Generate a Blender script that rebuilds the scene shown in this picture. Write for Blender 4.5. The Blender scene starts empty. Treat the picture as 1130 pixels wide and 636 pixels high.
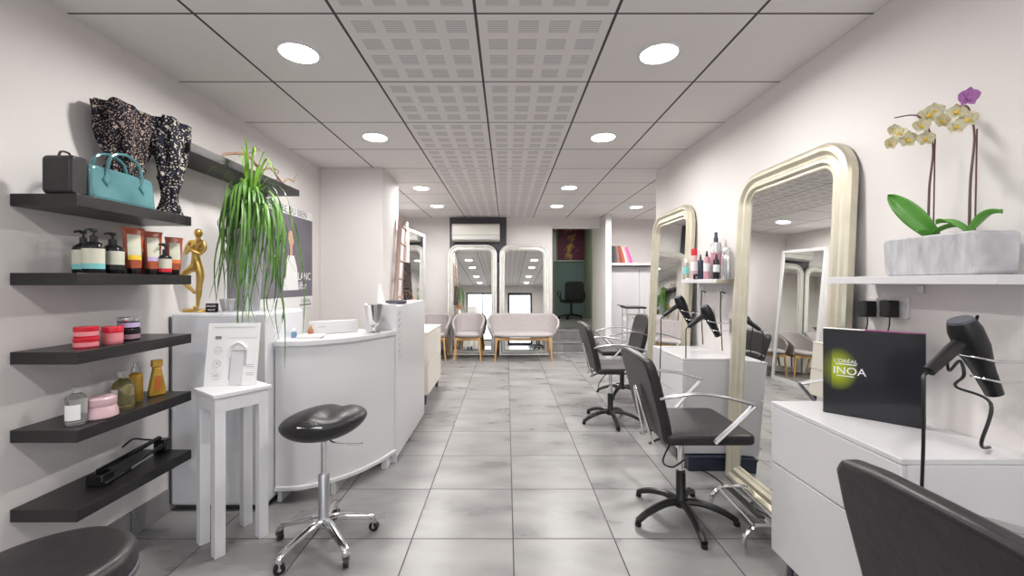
import bpy, bmesh, math, random
from mathutils import Vector, Matrix
PI = math.pi
S = bpy.context.scene
COL = S.collection
F = 462.0
CZ = 1.27
H = 2.4145          # ceiling height

# ------------------------------------------------------------------ materials
def mat(name, col, rough=.5, metal=0, spec=.5, emit=None, es=0, trans=0, alpha=1, coat=0, ior=1.45):
    m = bpy.data.materials.new(name); m.use_nodes = True
    b = m.node_tree.nodes['Principled BSDF']
    b.inputs['Base Color'].default_value = (*col, 1)
    b.inputs['Roughness'].default_value = rough
    b.inputs['Metallic'].default_value = metal
    b.inputs['Specular IOR Level'].default_value = spec
    b.inputs['Transmission Weight'].default_value = trans
    b.inputs['Alpha'].default_value = alpha
    b.inputs['Coat Weight'].default_value = coat
    b.inputs['IOR'].default_value = ior
    if emit:
        b.inputs['Emission Color'].default_value = (*emit, 1)
        b.inputs['Emission Strength'].default_value = es
    return m

def nt(m): return m.node_tree.nodes, m.node_tree.links, m.node_tree.nodes['Principled BSDF']

def mathn(N, L, op, a, b=None, c=None):
    n = N.new('ShaderNodeMath'); n.operation = op
    for i, v in enumerate((a, b, c)):
        if v is None: continue
        if isinstance(v, (int, float)): n.inputs[i].default_value = v
        else: L.new(v, n.inputs[i])
    return n.outputs[0]

def noisy(m, c1, c2, scale=6, detail=4, bump=0, stretch=(1, 1, 1), rough=None):
    N, L, B = nt(m)
    tc = N.new('ShaderNodeTexCoord'); mp = N.new('ShaderNodeMapping'); mp.inputs['Scale'].default_value = stretch
    L.new(tc.outputs['Object'], mp.inputs[0])
    n = N.new('ShaderNodeTexNoise'); n.inputs['Scale'].default_value = scale; n.inputs['Detail'].default_value = detail
    L.new(mp.outputs[0], n.inputs['Vector'])
    r = N.new('ShaderNodeValToRGB')
    r.color_ramp.elements[0].color = (*c1, 1); r.color_ramp.elements[1].color = (*c2, 1)
    r.color_ramp.elements[0].position = .3; r.color_ramp.elements[1].position = .7
    L.new(n.outputs['Fac'], r.inputs[0]); L.new(r.outputs[0], B.inputs['Base Color'])
    if bump:
        bp = N.new('ShaderNodeBump'); bp.inputs['Strength'].default_value = bump; bp.inputs['Distance'].default_value = .01
        L.new(n.outputs['Fac'], bp.inputs['Height']); L.new(bp.outputs[0], B.inputs['Normal'])
    return m

M = {}
M['wall'] = noisy(mat('wall_paint', (.66, .63, .62), .75, spec=.3), (.70, .67, .66), (.735, .70, .69), 2.5, 5, .04)
M['white'] = mat('white_lacquer', (.63, .625, .64), .28)
M['matwhite'] = mat('white_paint', (.70, .70, .72), .5)
M['cool'] = noisy(mat('pale_grey_laminate', (.72, .72, .76), .35), (.71, .715, .75), (.75, .755, .79), 3, 3)
M['cream'] = mat('cream_lacquer', (.74, .70, .64), .4)
M['blackwood'] = noisy(mat('black_wood_veneer', (.03, .028, .03), .35), (.010, .009, .010), (.022, .020, .021), 14, 4, 0, (8, 1, 8))
M['black'] = mat('black_plastic', (.010, .010, .011), .35)
M['gloss'] = mat('gloss_black', (.012, .012, .014), .12)
M['leather'] = noisy(mat('black_leatherette', (.035, .033, .036), .38, spec=.5), (.014, .013, .015), (.023, .021, .023), 30, 5, .15)
M['seal'] = mat('dark_rubber', (.04, .04, .045), .6)
M['chrome'] = mat('polished_chrome', (.78, .78, .79), .12, 1)
M['satin'] = mat('satin_aluminium', (.50, .50, .52), .36, 1)
M['mirror'] = mat('mirror_glass', (.86, .87, .85), .01, 1)
M['oak'] = noisy(mat('oak_wood', (.5, .3, .12), .45), (.48, .27, .10), (.64, .40, .18), 20, 4, 0, (1, 1, .1))
M['ladder'] = noisy(mat('rosy_brown_wood', (.4, .29, .25), .6), (.33, .24, .21), (.46, .35, .31), 12, 4, 0, (1, 1, .1))
M['grey_fabric'] = noisy(mat('taupe_grey_fabric', (.30, .26, .26), .9, spec=.2), (.31, .28, .28), (.42, .385, .385), 90, 3, .3)
M['gold'] = noisy(mat('antique_gold', (.62, .40, .10), .3, .9), (.55, .34, .08), (.75, .52, .17), 15, 4, .1)
M['red'] = mat('red_plastic', (.62, .02, .04), .25)
M['redlabel'] = mat('pinkish_label', (.75, .25, .28), .4)
M['amber'] = mat('amber_tube', (.36, .07, .03), .22)
M['orange'] = mat('orange_band', (.75, .20, .05), .4)
M['yellow'] = mat('yellow_band', (.85, .55, .03), .4)
M['lilac'] = mat('lilac_band', (.50, .40, .62), .4)
M['label'] = mat('ivory_label', (.60, .60, .49), .5)
M['tealband'] = mat('teal_band', (.20, .55, .55), .4)
M['teal'] = noisy(mat('teal_patent_leather', (.07, .30, .34), .18, coat=.5), (.05, .15, .17), (.11, .26, .28), 6, 3, .05)
M['tealdark'] = mat('dark_teal_piping', (.04, .17, .21), .3)
M['vase'] = mat('silver_grey_ceramic', (.42, .43, .46), .3, .5)
M['leaf'] = noisy(mat('green_strap_leaf', (.12, .3, .05), .4), (.03, .10, .02), (.17, .34, .07), 9, 3)
M['leafbright'] = noisy(mat('bright_green_leaf', (.2, .45, .05), .4), (.10, .26, .02), (.28, .48, .08), 5, 3)
M['orchidleaf'] = noisy(mat('orchid_leaf', (.1, .32, .05), .25), (.07, .27, .03), (.16, .42, .08), 5, 3)
M['stem'] = mat('brown_stem', (.12, .06, .06), .5)
M['petal'] = noisy(mat('pale_petal', (.7, .64, .5), .6), (.58, .54, .28), (.74, .70, .56), 40, 2)
M['petalpurple'] = mat('purple_petal', (.42, .16, .42), .6)
M['stone'] = noisy(mat('cast_grey_stone', (.4, .4, .42), .85, spec=.2), (.38, .38, .40), (.56, .56, .58), 12, 6, .5, (1, 3, 1))
M['twig'] = mat('pale_brown_twig', (.42, .27, .17), .7)
M['pinkjar'] = mat('pink_plastic', (.62, .42, .45), .3)
M['goldbottle'] = mat('gold_bottle', (.62, .38, .06), .25, .4)
M['oil'] = mat('yellow_oil', (.85, .75, .35), .05, trans=.9)
M['clear'] = mat('clear_plastic', (.9, .92, .91), .06, trans=.85)
M['darklabel'] = mat('dark_pink_label', (.35, .22, .28), .4)
M['silverc'] = mat('brushed_silver', (.6, .6, .62), .25, .9)
M['pinkc'] = mat('rose_can', (.55, .30, .36), .35)
M['navy'] = mat('dark_navy', (.03, .035, .06), .3)
M['darkpanel'] = mat('slate_panel', (.065, .062, .075), .5)
M['acwhite'] = mat('air_conditioner_white', (.74, .73, .68), .4)
M['green'] = mat('sage_green_wall', (.36, .40, .30), .7)
M['frost'] = mat('frosted_teal_glass', (.17, .24, .24), .35)
M['burg'] = None
M['paper'] = mat('white_paper', (.80, .80, .80), .6)
M['text'] = mat('grey_ink', (.22, .22, .25), .6)
M['textl'] = mat('pale_ink', (.46, .47, .50), .6)
M['whiteink'] = mat('white_ink', (.85, .85, .85), .5)
M['poster'] = noisy(mat('poster_violet_grey', (.16, .14, .18), .5), (.12, .11, .14), (.19, .17, .21), 2, 2)
M['skin'] = mat('printed_skin_tone', (.6, .36, .28), .6)
M['tray'] = mat('dark_grey_plate', (.08, .08, .1), .5)
M['copper'] = mat('copper_leather', (.42, .17, .08), .4)
M['cyl'] = mat('socket_plastic', (.72, .70, .70), .4)
M['door'] = mat('dark_door_frame', (.03, .03, .035), .4)
M['bluegrey'] = mat('blue_bottle', (.15, .25, .4), .3)
M['magenta'] = mat('magenta_box_edge', (.35, .05, .22), .3)
BOOKC = [(.10, .16, .10), (.06, .06, .06), (.12, .09, .10), (.28, .18, .16), (.30, .05, .04), (.45, .12, .06), (.72, .68, .62), (.75, .30, .38), (.70, .10, .40)]

# floor tiles: grid and mottling in world metres
def floor_mat():
    m = mat('grey_porcelain_tiles', (.35, .35, .36), .3, spec=.5); N, L, B = nt(m)
    g = N.new('ShaderNodeNewGeometry'); sp = N.new('ShaderNodeSeparateXYZ'); L.new(g.outputs['Position'], sp.inputs[0])
    tx = mathn(N, L, 'DIVIDE', mathn(N, L, 'SUBTRACT', sp.outputs[0], .0372 - 5.0), .4995)
    ty = mathn(N, L, 'DIVIDE', mathn(N, L, 'SUBTRACT', sp.outputs[1], 2.0706 - 4.963), .4963)
    def line(t, w):
        f = mathn(N, L, 'FRACT', t)
        d = mathn(N, L, 'ABSOLUTE', mathn(N, L, 'SUBTRACT', f, .5))
        return mathn(N, L, 'GREATER_THAN', d, .5 - w)
    gr = mathn(N, L, 'MAXIMUM', line(tx, .0062), line(ty, .0062))
    cx = N.new('ShaderNodeCombineXYZ')
    L.new(mathn(N, L, 'FLOOR', tx), cx.inputs[0]); L.new(mathn(N, L, 'FLOOR', ty), cx.inputs[1])
    wn = N.new('ShaderNodeTexWhiteNoise'); L.new(cx.outputs[0], wn.inputs['Vector'])
    # each tile has its own mottling offset
    va = N.new('ShaderNodeVectorMath'); va.operation = 'MULTIPLY_ADD'
    L.new(wn.outputs['Color'], va.inputs[0]); va.inputs[1].default_value = (9, 9, 9); L.new(g.outputs['Position'], va.inputs[2])
    mp = N.new('ShaderNodeMapping'); mp.inputs['Scale'].default_value = (1, 2.2, 1); L.new(va.outputs[0], mp.inputs[0])
    n = N.new('ShaderNodeTexNoise'); n.inputs['Scale'].default_value = 2.3; n.inputs['Detail'].default_value = 3.5; n.inputs['Roughness'].default_value = .45
    L.new(mp.outputs[0], n.inputs['Vector'])
    mr = N.new('ShaderNodeMapRange'); mr.interpolation_type = 'SMOOTHSTEP'
    for i_, v_ in ((1, .12), (2, .85), (3, 0), (4, 1)): mr.inputs[i_].default_value = v_
    L.new(n.outputs['Fac'], mr.inputs[0])
    cm = N.new('ShaderNodeMix'); cm.data_type = 'RGBA'; L.new(mr.outputs[0], cm.inputs[0])
    cm.inputs[6].default_value = (.165, .161, .162, 1); cm.inputs[7].default_value = (.325, .318, .315, 1)
    mx = N.new('ShaderNodeMix'); mx.data_type = 'RGBA'
    L.new(gr, mx.inputs[0]); L.new(cm.outputs[2], mx.inputs[6]); mx.inputs[7].default_value = (.06, .053, .056, 1)
    L.new(mx.outputs[2], B.inputs['Base Color'])
    rr = mathn(N, L, 'MULTIPLY_ADD', n.outputs['Fac'], .2, .2)
    rr = mathn(N, L, 'MAXIMUM', rr, mathn(N, L, 'MULTIPLY', gr, .7)); L.new(rr, B.inputs['Roughness'])
    bp = N.new('ShaderNodeBump'); bp.inputs['Strength'].default_value = .3; bp.inputs['Distance'].default_value = .002
    L.new(mathn(N, L, 'SUBTRACT', 1, gr), bp.inputs['Height']); L.new(bp.outputs[0], B.inputs['Normal'])
    return m
M['floor'] = floor_mat()
M['floor'].node_tree.nodes['Principled BSDF'].inputs['Specular IOR Level'].default_value = .35

def ceil_mat():
    m = mat('suspended_ceiling_tiles', (.5, .5, .5), .7, spec=.3); N, L, B = nt(m)
    g = N.new('ShaderNodeNewGeometry'); sp = N.new('ShaderNodeSeparateXYZ'); L.new(g.outputs['Position'], sp.inputs[0])
    tx = mathn(N, L, 'DIVIDE', mathn(N, L, 'SUBTRACT', sp.outputs[0], -.1327 - 6), .6)
    ty = mathn(N, L, 'DIVIDE', mathn(N, L, 'SUBTRACT', sp.outputs[1], 1.783 - 6.076), .6076)
    fx = mathn(N, L, 'FRACT', tx); fy = mathn(N, L, 'FRACT', ty)
    def line(f, w):
        return mathn(N, L, 'GREATER_THAN', mathn(N, L, 'ABSOLUTE', mathn(N, L, 'SUBTRACT', f, .5)), .5 - w)
    gr = mathn(N, L, 'MAXIMUM', line(fx, .011), line(fy, .0085))
    def patch(f):
        # margin round the tile, then four patches
        a = mathn(N, L, 'MULTIPLY', mathn(N, L, 'SUBTRACT', f, .04), 4 / .92)
        q = mathn(N, L, 'FRACT', a)
        return mathn(N, L, 'LESS_THAN', mathn(N, L, 'ABSOLUTE', mathn(N, L, 'SUBTRACT', q, .5)), .33)
    pt = mathn(N, L, 'MULTIPLY', patch(fx), patch(fy))
    inside = mathn(N, L, 'MULTIPLY', mathn(N, L, 'LESS_THAN', mathn(N, L, 'ABSOLUTE', mathn(N, L, 'ADD', sp.outputs[0], .1327)), .6), pt)
    st = mathn(N, L, 'LESS_THAN', mathn(N, L, 'FRACT', mathn(N, L, 'MULTIPLY', fy, 48)), .42)
    slot = mathn(N, L, 'MULTIPLY', inside, st)
    mx = N.new('ShaderNodeMix'); mx.data_type = 'RGBA'; mx.inputs[6].default_value = (.80, .77, .76, 1); mx.inputs[7].default_value = (.40, .39, .40, 1)
    L.new(slot, mx.inputs[0])
    m2 = N.new('ShaderNodeMix'); m2.data_type = 'RGBA'; L.new(gr, m2.inputs[0]); L.new(mx.outputs[2], m2.inputs[6]); m2.inputs[7].default_value = (.07, .065, .07, 1)
    L.new(m2.outputs[2], B.inputs['Base Color'])
    return m
M['ceiling'] = ceil_mat()

def champagne():
    m = mat('champagne_leaf', (.66, .61, .47), .38, .6); N, L, B = nt(m)
    noisy(m, (.58, .54, .42), (.70, .66, .55), 7, 4, .08); return m
M['champ'] = champagne()
M['silverleaf'] = noisy(mat('pale_silver_leaf', (.72, .71, .68), .3, .6), (.68, .67, .63), (.80, .79, .76), 7, 4, .08)

def leopard(name, scale, dark, light, mid):
    m = mat(name, light, .85, spec=.2); N, L, B = nt(m)
    tc = N.new('ShaderNodeTexCoord')
    nz = N.new('ShaderNodeTexNoise'); nz.inputs['Scale'].default_value = scale * .6
    L.new(tc.outputs['Object'], nz.inputs['Vector'])
    ad = N.new('ShaderNodeVectorMath'); ad.operation = 'MULTIPLY_ADD'; L.new(nz.outputs['Color'], ad.inputs[0]); ad.inputs[1].default_value = (.012, .012, .012)
    L.new(tc.outputs['Object'], ad.inputs[2])
    v = N.new('ShaderNodeTexVoronoi'); v.inputs['Scale'].default_value = scale; L.new(ad.outputs[0], v.inputs['Vector'])
    r = N.new('ShaderNodeValToRGB'); r.color_ramp.interpolation = 'CONSTANT'; e = r.color_ramp.elements
    e[0].position = 0; e[0].color = (*light, 1); e[1].position = .28; e[1].color = (*dark, 1)
    x = e.new(.72); x.color = (*light, 1)
    L.new(v.outputs['Distance'], r.inputs[0]); L.new(r.outputs[0], B.inputs['Base Color'])
    return m
M['leo1'] = leopard('brown_leopard_print', 85, (.012, .010, .016), (.34, .27, .23), (.09, .06, .05))
M['leo2'] = leopard('grey_leopard_print', 62, (.012, .012, .022), (.42, .38, .31), (.05, .05, .09))

def burgundy():
    m = mat('burgundy_picture', (.09, .015, .035), .5); N, L, B = nt(m)
    tc = N.new('ShaderNodeTexCoord'); n = N.new('ShaderNodeTexNoise'); n.inputs['Scale'].default_value = 5; n.inputs['Detail'].default_value = 8
    L.new(tc.outputs['Object'], n.inputs['Vector'])
    sp = N.new('ShaderNodeSeparateXYZ'); L.new(tc.outputs['Object'], sp.inputs[0])
    d = mathn(N, L, 'ABSOLUTE', sp.outputs[0])
    f = mathn(N, L, 'SUBTRACT', n.outputs['Fac'], mathn(N, L, 'MULTIPLY', d, .9))
    r = N.new('ShaderNodeValToRGB'); e = r.color_ramp.elements
    e[0].position = .42; e[0].color = (.15, .025, .065, 1); e[1].position = .62; e[1].color = (.8, .42, .12, 1)
    L.new(f, r.inputs[0]); L.new(r.outputs[0], B.inputs['Base Color'])
    return m
M['burg'] = burgundy()

def boxart():
    """satin black carton with a soft lime green glow printed low on the front"""
    m = mat('black_carton_print', (.03, .032, .04), .22, coat=.3); N, L, B = nt(m)
    tc = N.new('ShaderNodeTexCoord'); sp = N.new('ShaderNodeSeparateXYZ'); L.new(tc.outputs['Object'], sp.inputs[0])
    def sq(v): return mathn(N, L, 'MULTIPLY', v, v)
    dx = mathn(N, L, 'DIVIDE', mathn(N, L, 'ADD', sp.outputs[0], .098), .062)
    dz = mathn(N, L, 'DIVIDE', mathn(N, L, 'SUBTRACT', sp.outputs[2], .180), .085)
    d = mathn(N, L, 'SQRT', mathn(N, L, 'ADD', sq(dx), sq(dz)))
    front = mathn(N, L, 'LESS_THAN', sp.outputs[1], .0015)
    core = mathn(N, L, 'MULTIPLY', mathn(N, L, 'GREATER_THAN', sp.outputs[0], -.118), 1)
    k = mathn(N, L, 'MULTIPLY_ADD', core, .6, .4)
    r = N.new('ShaderNodeValToRGB'); e = r.color_ramp.elements
    e[0].position = .12; e[0].color = (1, 1, 1, 1); e[1].position = 1; e[1].color = (0, 0, 0, 1)
    L.new(d, r.inputs[0])
    f = mathn(N, L, 'MULTIPLY', mathn(N, L, 'MULTIPLY', r.outputs[0], front), k)
    mx = N.new('ShaderNodeMix'); mx.data_type = 'RGBA'; L.new(f, mx.inputs[0])
    mx.inputs[6].default_value = (.014, .015, .020, 1); mx.inputs[7].default_value = (.48, .58, .01, 1)
    L.new(mx.outputs[2], B.inputs['Base Color'])
    return m
M['boxart'] = boxart()

def glassmat():
    m = bpy.data.materials.new('window_glass'); m.use_nodes = True; N = m.node_tree.nodes; L = m.node_tree.links
    N.clear(); o = N.new('ShaderNodeOutputMaterial'); t = N.new('ShaderNodeBsdfTransparent'); g = N.new('ShaderNodeBsdfGlossy'); g.inputs['Roughness'].default_value = .02
    fr = N.new('ShaderNodeFresnel'); fr.inputs[0].default_value = 1.2; x = N.new('ShaderNodeMixShader')
    L.new(fr.outputs[0], x.inputs[0]); L.new(t.outputs[0], x.inputs[1]); L.new(g.outputs[0], x.inputs[2]); L.new(x.outputs[0], o.inputs[0])
    return m
M['glass'] = glassmat()
M['lamp'] = mat('lit_diffuser', (.9, .9, .9), .5, emit=(1, .985, .95), es=14)

# ------------------------------------------------------------------ mesh builder
def catmull(P, n=8, closed=False):
    P = [Vector(p) for p in P]; out = []
    k = len(P)
    rng = range(k) if closed else range(k - 1)
    for i in rng:
        if closed: p0, p1, p2, p3 = P[i - 1], P[i], P[(i + 1) % k], P[(i + 2) % k]
        else: p0, p1, p2, p3 = P[max(i - 1, 0)], P[i], P[i + 1], P[min(i + 2, k - 1)]
        for j in range(n):
            t = j / n
            out.append(.5 * ((2 * p1) + (-p0 + p2) * t + (2 * p0 - 5 * p1 + 4 * p2 - p3) * t * t + (-p0 + 3 * p1 - 3 * p2 + p3) * t ** 3))
    if not closed: out.append(P[-1])
    return out

class MB:
    def __init__(s): s.v = []; s.f = []; s.m = []; s.x = Matrix(); s.mi = 0
    def at(s, x=0, y=0, z=0, rx=0, ry=0, rz=0):
        s.x = Matrix.Translation((x, y, z)) @ Matrix.Rotation(rz, 4, 'Z') @ Matrix.Rotation(ry, 4, 'Y') @ Matrix.Rotation(rx, 4, 'X'); return s
    def add(s, V, Fc):
        o = len(s.v); s.v += [tuple(s.x @ Vector(p)) for p in V]
        for f in Fc: s.f.append(tuple(i + o for i in f)); s.m.append(s.mi)
        return s
    def box(s, x0, x1, y0, y1, z0, z1):
        V = [(x, y, z) for x in (x0, x1) for y in (y0, y1) for z in (z0, z1)]
        return s.add(V, [(0, 1, 3, 2), (4, 6, 7, 5), (0, 4, 5, 1), (2, 3, 7, 6), (0, 2, 6, 4), (1, 5, 7, 3)])
    def prism(s, outline, z0, z1, fn=None):
        """closed outline of (a,b); fn(a,b,t) places it, t = z0 or z1"""
        fn = fn or (lambda a, b, t: (a, b, t)); n = len(outline)
        V = [fn(a, b, z0) for a, b in outline] + [fn(a, b, z1) for a, b in outline]
        return s.add(V, [tuple(range(n))[::-1], tuple(range(n, 2 * n))] + [(i, (i + 1) % n, n + (i + 1) % n, n + i) for i in range(n)])
    def lathe(s, prof, c=(0, 0, 0), n=24, sx=1, sy=1):
        V = []; Fc = []; k = len(prof)
        for r, z in prof:
            for j in range(n):
                a = 2 * PI * j / n; V.append((c[0] + r * sx * math.cos(a), c[1] + r * sy * math.sin(a), c[2] + z))
        for i in range(k - 1):
            for j in range(n):
                Fc.append((i * n + j, i * n + (j + 1) % n, (i + 1) * n + (j + 1) % n, (i + 1) * n + j))
        Fc.append(tuple(range(n))[::-1]); Fc.append(tuple(range((k - 1) * n, k * n)))
        return s.add(V, Fc)
    def tube(s, P, r, n=8, flat=1, closed=False, up=(0, 0, 1)):
        P = [Vector(p) for p in P]; k = len(P)
        R = r if isinstance(r, (list, tuple)) else [r] * k
        if len(R) != k: R = [R[0] + (R[-1] - R[0]) * i / (k - 1) for i in range(k)]
        V = []; prev = None
        for i, p in enumerate(P):
            if closed: t = P[(i + 1) % k] - P[i - 1]
            else: t = P[min(i + 1, k - 1)] - P[max(i - 1, 0)]
            t.normalize()
            if prev is None:
                u = Vector(up)
                if abs(u.dot(t)) > .95: u = Vector((1, 0, 0))
                a = (u - t * u.dot(t)).normalized()
            else: a = (prev - t * prev.dot(t)).normalized()
            prev = a; b = t.cross(a)
            for j in range(n):
                q = 2 * PI * j / n; V.append(tuple(p + a * math.cos(q) * R[i] * flat + b * math.sin(q) * R[i]))
        Fc = []
        for i in range(k if closed else k - 1):
            i2 = (i + 1) % k
            for j in range(n): Fc.append((i * n + j, i * n + (j + 1) % n, i2 * n + (j + 1) % n, i2 * n + j))
        if not closed: Fc.append(tuple(range(n))[::-1]); Fc.append(tuple(range((k - 1) * n, k * n)))
        return s.add(V, Fc)
    def grid(s, fn, nu, nv, wrap=False):
        V = [fn(i / (nu if wrap else nu - 1), j / (nv - 1)) for j in range(nv) for i in range(nu)]
        Fc = []
        for j in range(nv - 1):
            for i in range(nu if wrap else nu - 1):
                i2 = (i + 1) % nu; Fc.append((j * nu + i, j * nu + i2, (j + 1) * nu + i2, (j + 1) * nu + i))
        return s.add(V, Fc)
    def sphere(s, c, r, n=14, sx=1, sy=1, sz=1):
        k = n // 2; pr = [(max(1e-5, r * math.sin(PI * i / k)), -r * math.cos(PI * i / k) * sz) for i in range(k + 1)]
        return s.lathe(pr, c, n, sx, sy)
    def build(s, name, m, parent=None, bevel=0, seg=2, solid=0, sub=0, ang=35, loc=None, skel=False):
        me = bpy.data.meshes.new(name); me.from_pydata(s.v, [], s.f)
        ms = m if isinstance(m, (list, tuple)) else [m]
        for q in ms: me.materials.append(q)
        if len(ms) > 1: me.polygons.foreach_set('material_index', s.m)
        bm = bmesh.new(); bm.from_mesh(me); bmesh.ops.remove_doubles(bm, verts=bm.verts, dist=1e-6)
        bmesh.ops.recalc_face_normals(bm, faces=bm.faces); bm.to_mesh(me); bm.free()
        me.polygons.foreach_set('use_smooth', [True] * len(me.polygons)); me.set_sharp_from_angle(angle=math.radians(ang))
        o = bpy.data.objects.new(name, me); COL.objects.link(o)
        if parent: o.parent = parent
        if loc: o.location = loc
        if solid: d = o.modifiers.new('thickness', 'SOLIDIFY'); d.thickness = solid; d.offset = 0
        if bevel:
            d = o.modifiers.new('edge', 'BEVEL'); d.width = bevel; d.segments = seg; d.limit_method = 'ANGLE'; d.angle_limit = math.radians(30)
        if sub: d = o.modifiers.new('smooth', 'SUBSURF'); d.levels = sub; d.render_levels = sub
        return o

def rrect(w, h, r, n=6, cx=0, cy=0, corners=(1, 1, 1, 1)):
    """outline; corners: tr, tl, bl, br rounded?"""
    P = []
    for (sx, sy, a0), on in zip(((1, 1, 0), (-1, 1, 90), (-1, -1, 180), (1, -1, 270)), corners):
        if not on: P.append((cx + sx * w / 2, cy + sy * h / 2)); continue
        for i in range(n + 1):
            a = math.radians(a0 + 90 * i / n)
            P.append((cx + sx * (w / 2 - r) + r * math.cos(a), cy + sy * (h / 2 - r) + r * math.sin(a)))
    return P

def thing(name, label, cat, loc=(0, 0, 0), rz=0, group=None, rx=0, ry=0):
    o = bpy.data.objects.new(name, None); COL.objects.link(o); o.empty_display_size = .05
    o.location = loc; o.rotation_euler = (rx, ry, rz)
    return tag(o, label, cat, group)
def tag(o, label, cat, group=None, kind=None):
    o['label'] = label; o['category'] = cat
    if group: o['group'] = group
    if kind: o['kind'] = kind
    return o
def struct(name, mb, m, parent=None, **k):
    o = mb.build(name, m, parent, **k)
    if not parent: o['kind'] = 'structure'
    return o
def dup(o, label=None, loc=None, rz=None, parent=None):
    c = o.copy(); COL.objects.link(c)
    if parent: c.parent = parent
    if label: c['label'] = label
    if loc is not None: c.location = loc
    if rz is not None: c.rotation_euler = (o.rotation_euler[0], o.rotation_euler[1], rz)
    for ch in list(o.children): dup(ch, parent=c)
    return c
def plabel(o, l): o['label'] = l; return o

def text(name, body, size, m, parent, loc, rot, sx=1, ext=.0006, align='CENTER'):
    cu = bpy.data.curves.new(name, 'FONT'); cu.body = body; cu.size = size; cu.extrude = ext; cu.align_x = align; cu.align_y = 'CENTER'
    t = bpy.data.objects.new(name + '_tmp', cu); COL.objects.link(t)
    bpy.context.view_layer.update()
    me = bpy.data.meshes.new_from_object(t.evaluated_get(bpy.context.evaluated_depsgraph_get()))
    bpy.data.objects.remove(t); bpy.data.curves.remove(cu)
    me.materials.clear(); me.materials.append(m); me.name = name
    o = bpy.data.objects.new(name, me); COL.objects.link(o); o.parent = parent
    o.location = loc; o.rotation_euler = rot; o.scale = (sx, 1, 1)
    return o

def onleft(px, X): return X * F / (px - 559)     # depth at which a point x metres from the axis shows in that column

# ------------------------------------------------------------------ THE SETTING
XL, XR, YB, YF = -1.87, 1.56, 7.42, -2.6
struct('floor', MB().box(-2.1, 3.4, YF - .1, 7.55, -.08, 0), M['floor'])
struct('ceiling', MB().box(-2.1, 3.4, YF - .1, 7.52, H, H + .08).box(1.67, 3.4, 7.52, 7.8, H, H + .08), M['ceiling'])
struct('wall_left', MB().box(XL - .12, XL, YF, YB, 0, H), M['wall'])
struct('wall_pillar', MB().box(XL, -1.238, 4.19, 4.80, 0, H), M['wall'], bevel=.006)
struct('wall_right', MB().box(XR, XR + .14, YF, 4.37, 0, H), M['wall'], bevel=.004)
struct('wall_back', MB().box(XL - .12, .811, YB, YB + .12, 0, H), M['wall'])
struct('trim_1', MB().box(.811, 1.67, 7.50, 7.62, 2.235, 2.83), M['wall'])               # lintel over the steps
pw = struct('wall_partition', MB().box(1.67, 1.755, 7.05, 7.5, 0, H).box(1.67, 1.755, 7.5, 8.15, 0, 2.83), M['wall'])
struct('trim_2', MB().box(1.665, 1.76, 7.03, 7.05, 0, H), M['matwhite'])
struct('wall_alcove_back', MB().box(1.755, 3.4, 7.66, 7.78, 0, H), M['wall'])
struct('wall_alcove_side', MB().box(3.3, 3.4, 4.2, 7.66, 0, H), M['wall'])
struct('wall_alcove_front', MB().box(1.7, 3.4, 4.23, 4.37, 0, H), M['wall'])
# steps and the back room
struct('floor_step_lower', MB().box(.811, 1.67, 7.55, 7.92, 0, .18), M['floor'], bevel=.004)
struct('floor_back_room', MB().box(.3, 2.3, 7.9, 11.4, 0, .36), M['floor'], bevel=.004)
struct('trim_3', MB().box(.811, 1.67, 7.54, 7.56, .165, .186), M['satin'])
struct('trim_4', MB().box(.811, 1.67, 7.885, 7.91, .345, .366), M['satin'])
struct('wall_back_room_end', MB().box(.2, 2.3, 11.3, 11.4, .36, 2.8), M['green'])
struct('wall_back_room_left', MB().box(.70, .811, 7.54, 11.3, 0, 2.8), M['green'])
struct('wall_back_room_right', MB().box(2.1, 2.2, 8.25, 11.3, .36, 2.8), M['green'])
struct('wall_back_room_return', MB().box(1.67, 2.2, 8.15, 8.25, 0, 2.8), M['green'])
struct('ceiling_back_room', MB().box(.2, 2.4, 7.50, 11.4, 2.75, 2.84), M['matwhite'])
# skirtings
sk = M['floor']
struct('baseboard_left', MB().box(XL, XL + .012, YF, 2.31, 0, .13), sk, bevel=.003)
struct('baseboard_right', MB().box(XR - .012, XR, YF, 4.37, 0, .08), sk, bevel=.003)
struct('baseboard_back', MB().box(XL, .811, YB - .012, YB, 0, .08), sk, bevel=.003)
# shop front behind the viewer
fw = MB().box(XL, -1.65, YF - .12, YF, 0, H).box(-.30, .05, YF - .12, YF, 0, H).box(1.05, XR, YF - .12, YF, 0, H)
fw.box(-1.65, -.30, YF - .12, YF, 0, .2).box(-1.65, -.30, YF - .12, YF, 2.15, H).box(.05, 1.05, YF - .12, YF, 2.15, H)
struct('wall_front', fw, M['wall'])
wf = MB()
for a in ((-1.65, -1.59, .2, 2.15), (-.36, -.30, .2, 2.15), (-1.59, -.36, .2, .26), (-1.59, -.36, 2.09, 2.15), (-1.0, -.95, .26, 2.09)):
    wf.box(a[0], a[1], YF - .09, YF - .03, a[2], a[3])
w1 = struct('window_1', wf, M['door'])
struct('window_pane', MB().box(-1.6, -.35, YF - .065, YF - .06, .25, 2.1), M['glass'], w1)
df = MB()
for a in ((.05, .13, 0, 2.15), (.97, 1.05, 0, 2.15), (.13, .97, 0, .12), (.13, .97, 2.05, 2.15)):
    df.box(a[0], a[1], YF - .09, YF - .03, a[2], a[3])
d1 = struct('door_1', df, M['door'])
struct('door_pane', MB().box(.12, .98, YF - .065, YF - .06, .1, 2.06), M['glass'], d1)
struct('ground', MB().box(-12, 12, -16, YF - .12, -.12, -.04), mat('street_paving', (.45, .44, .43), .8))

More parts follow.
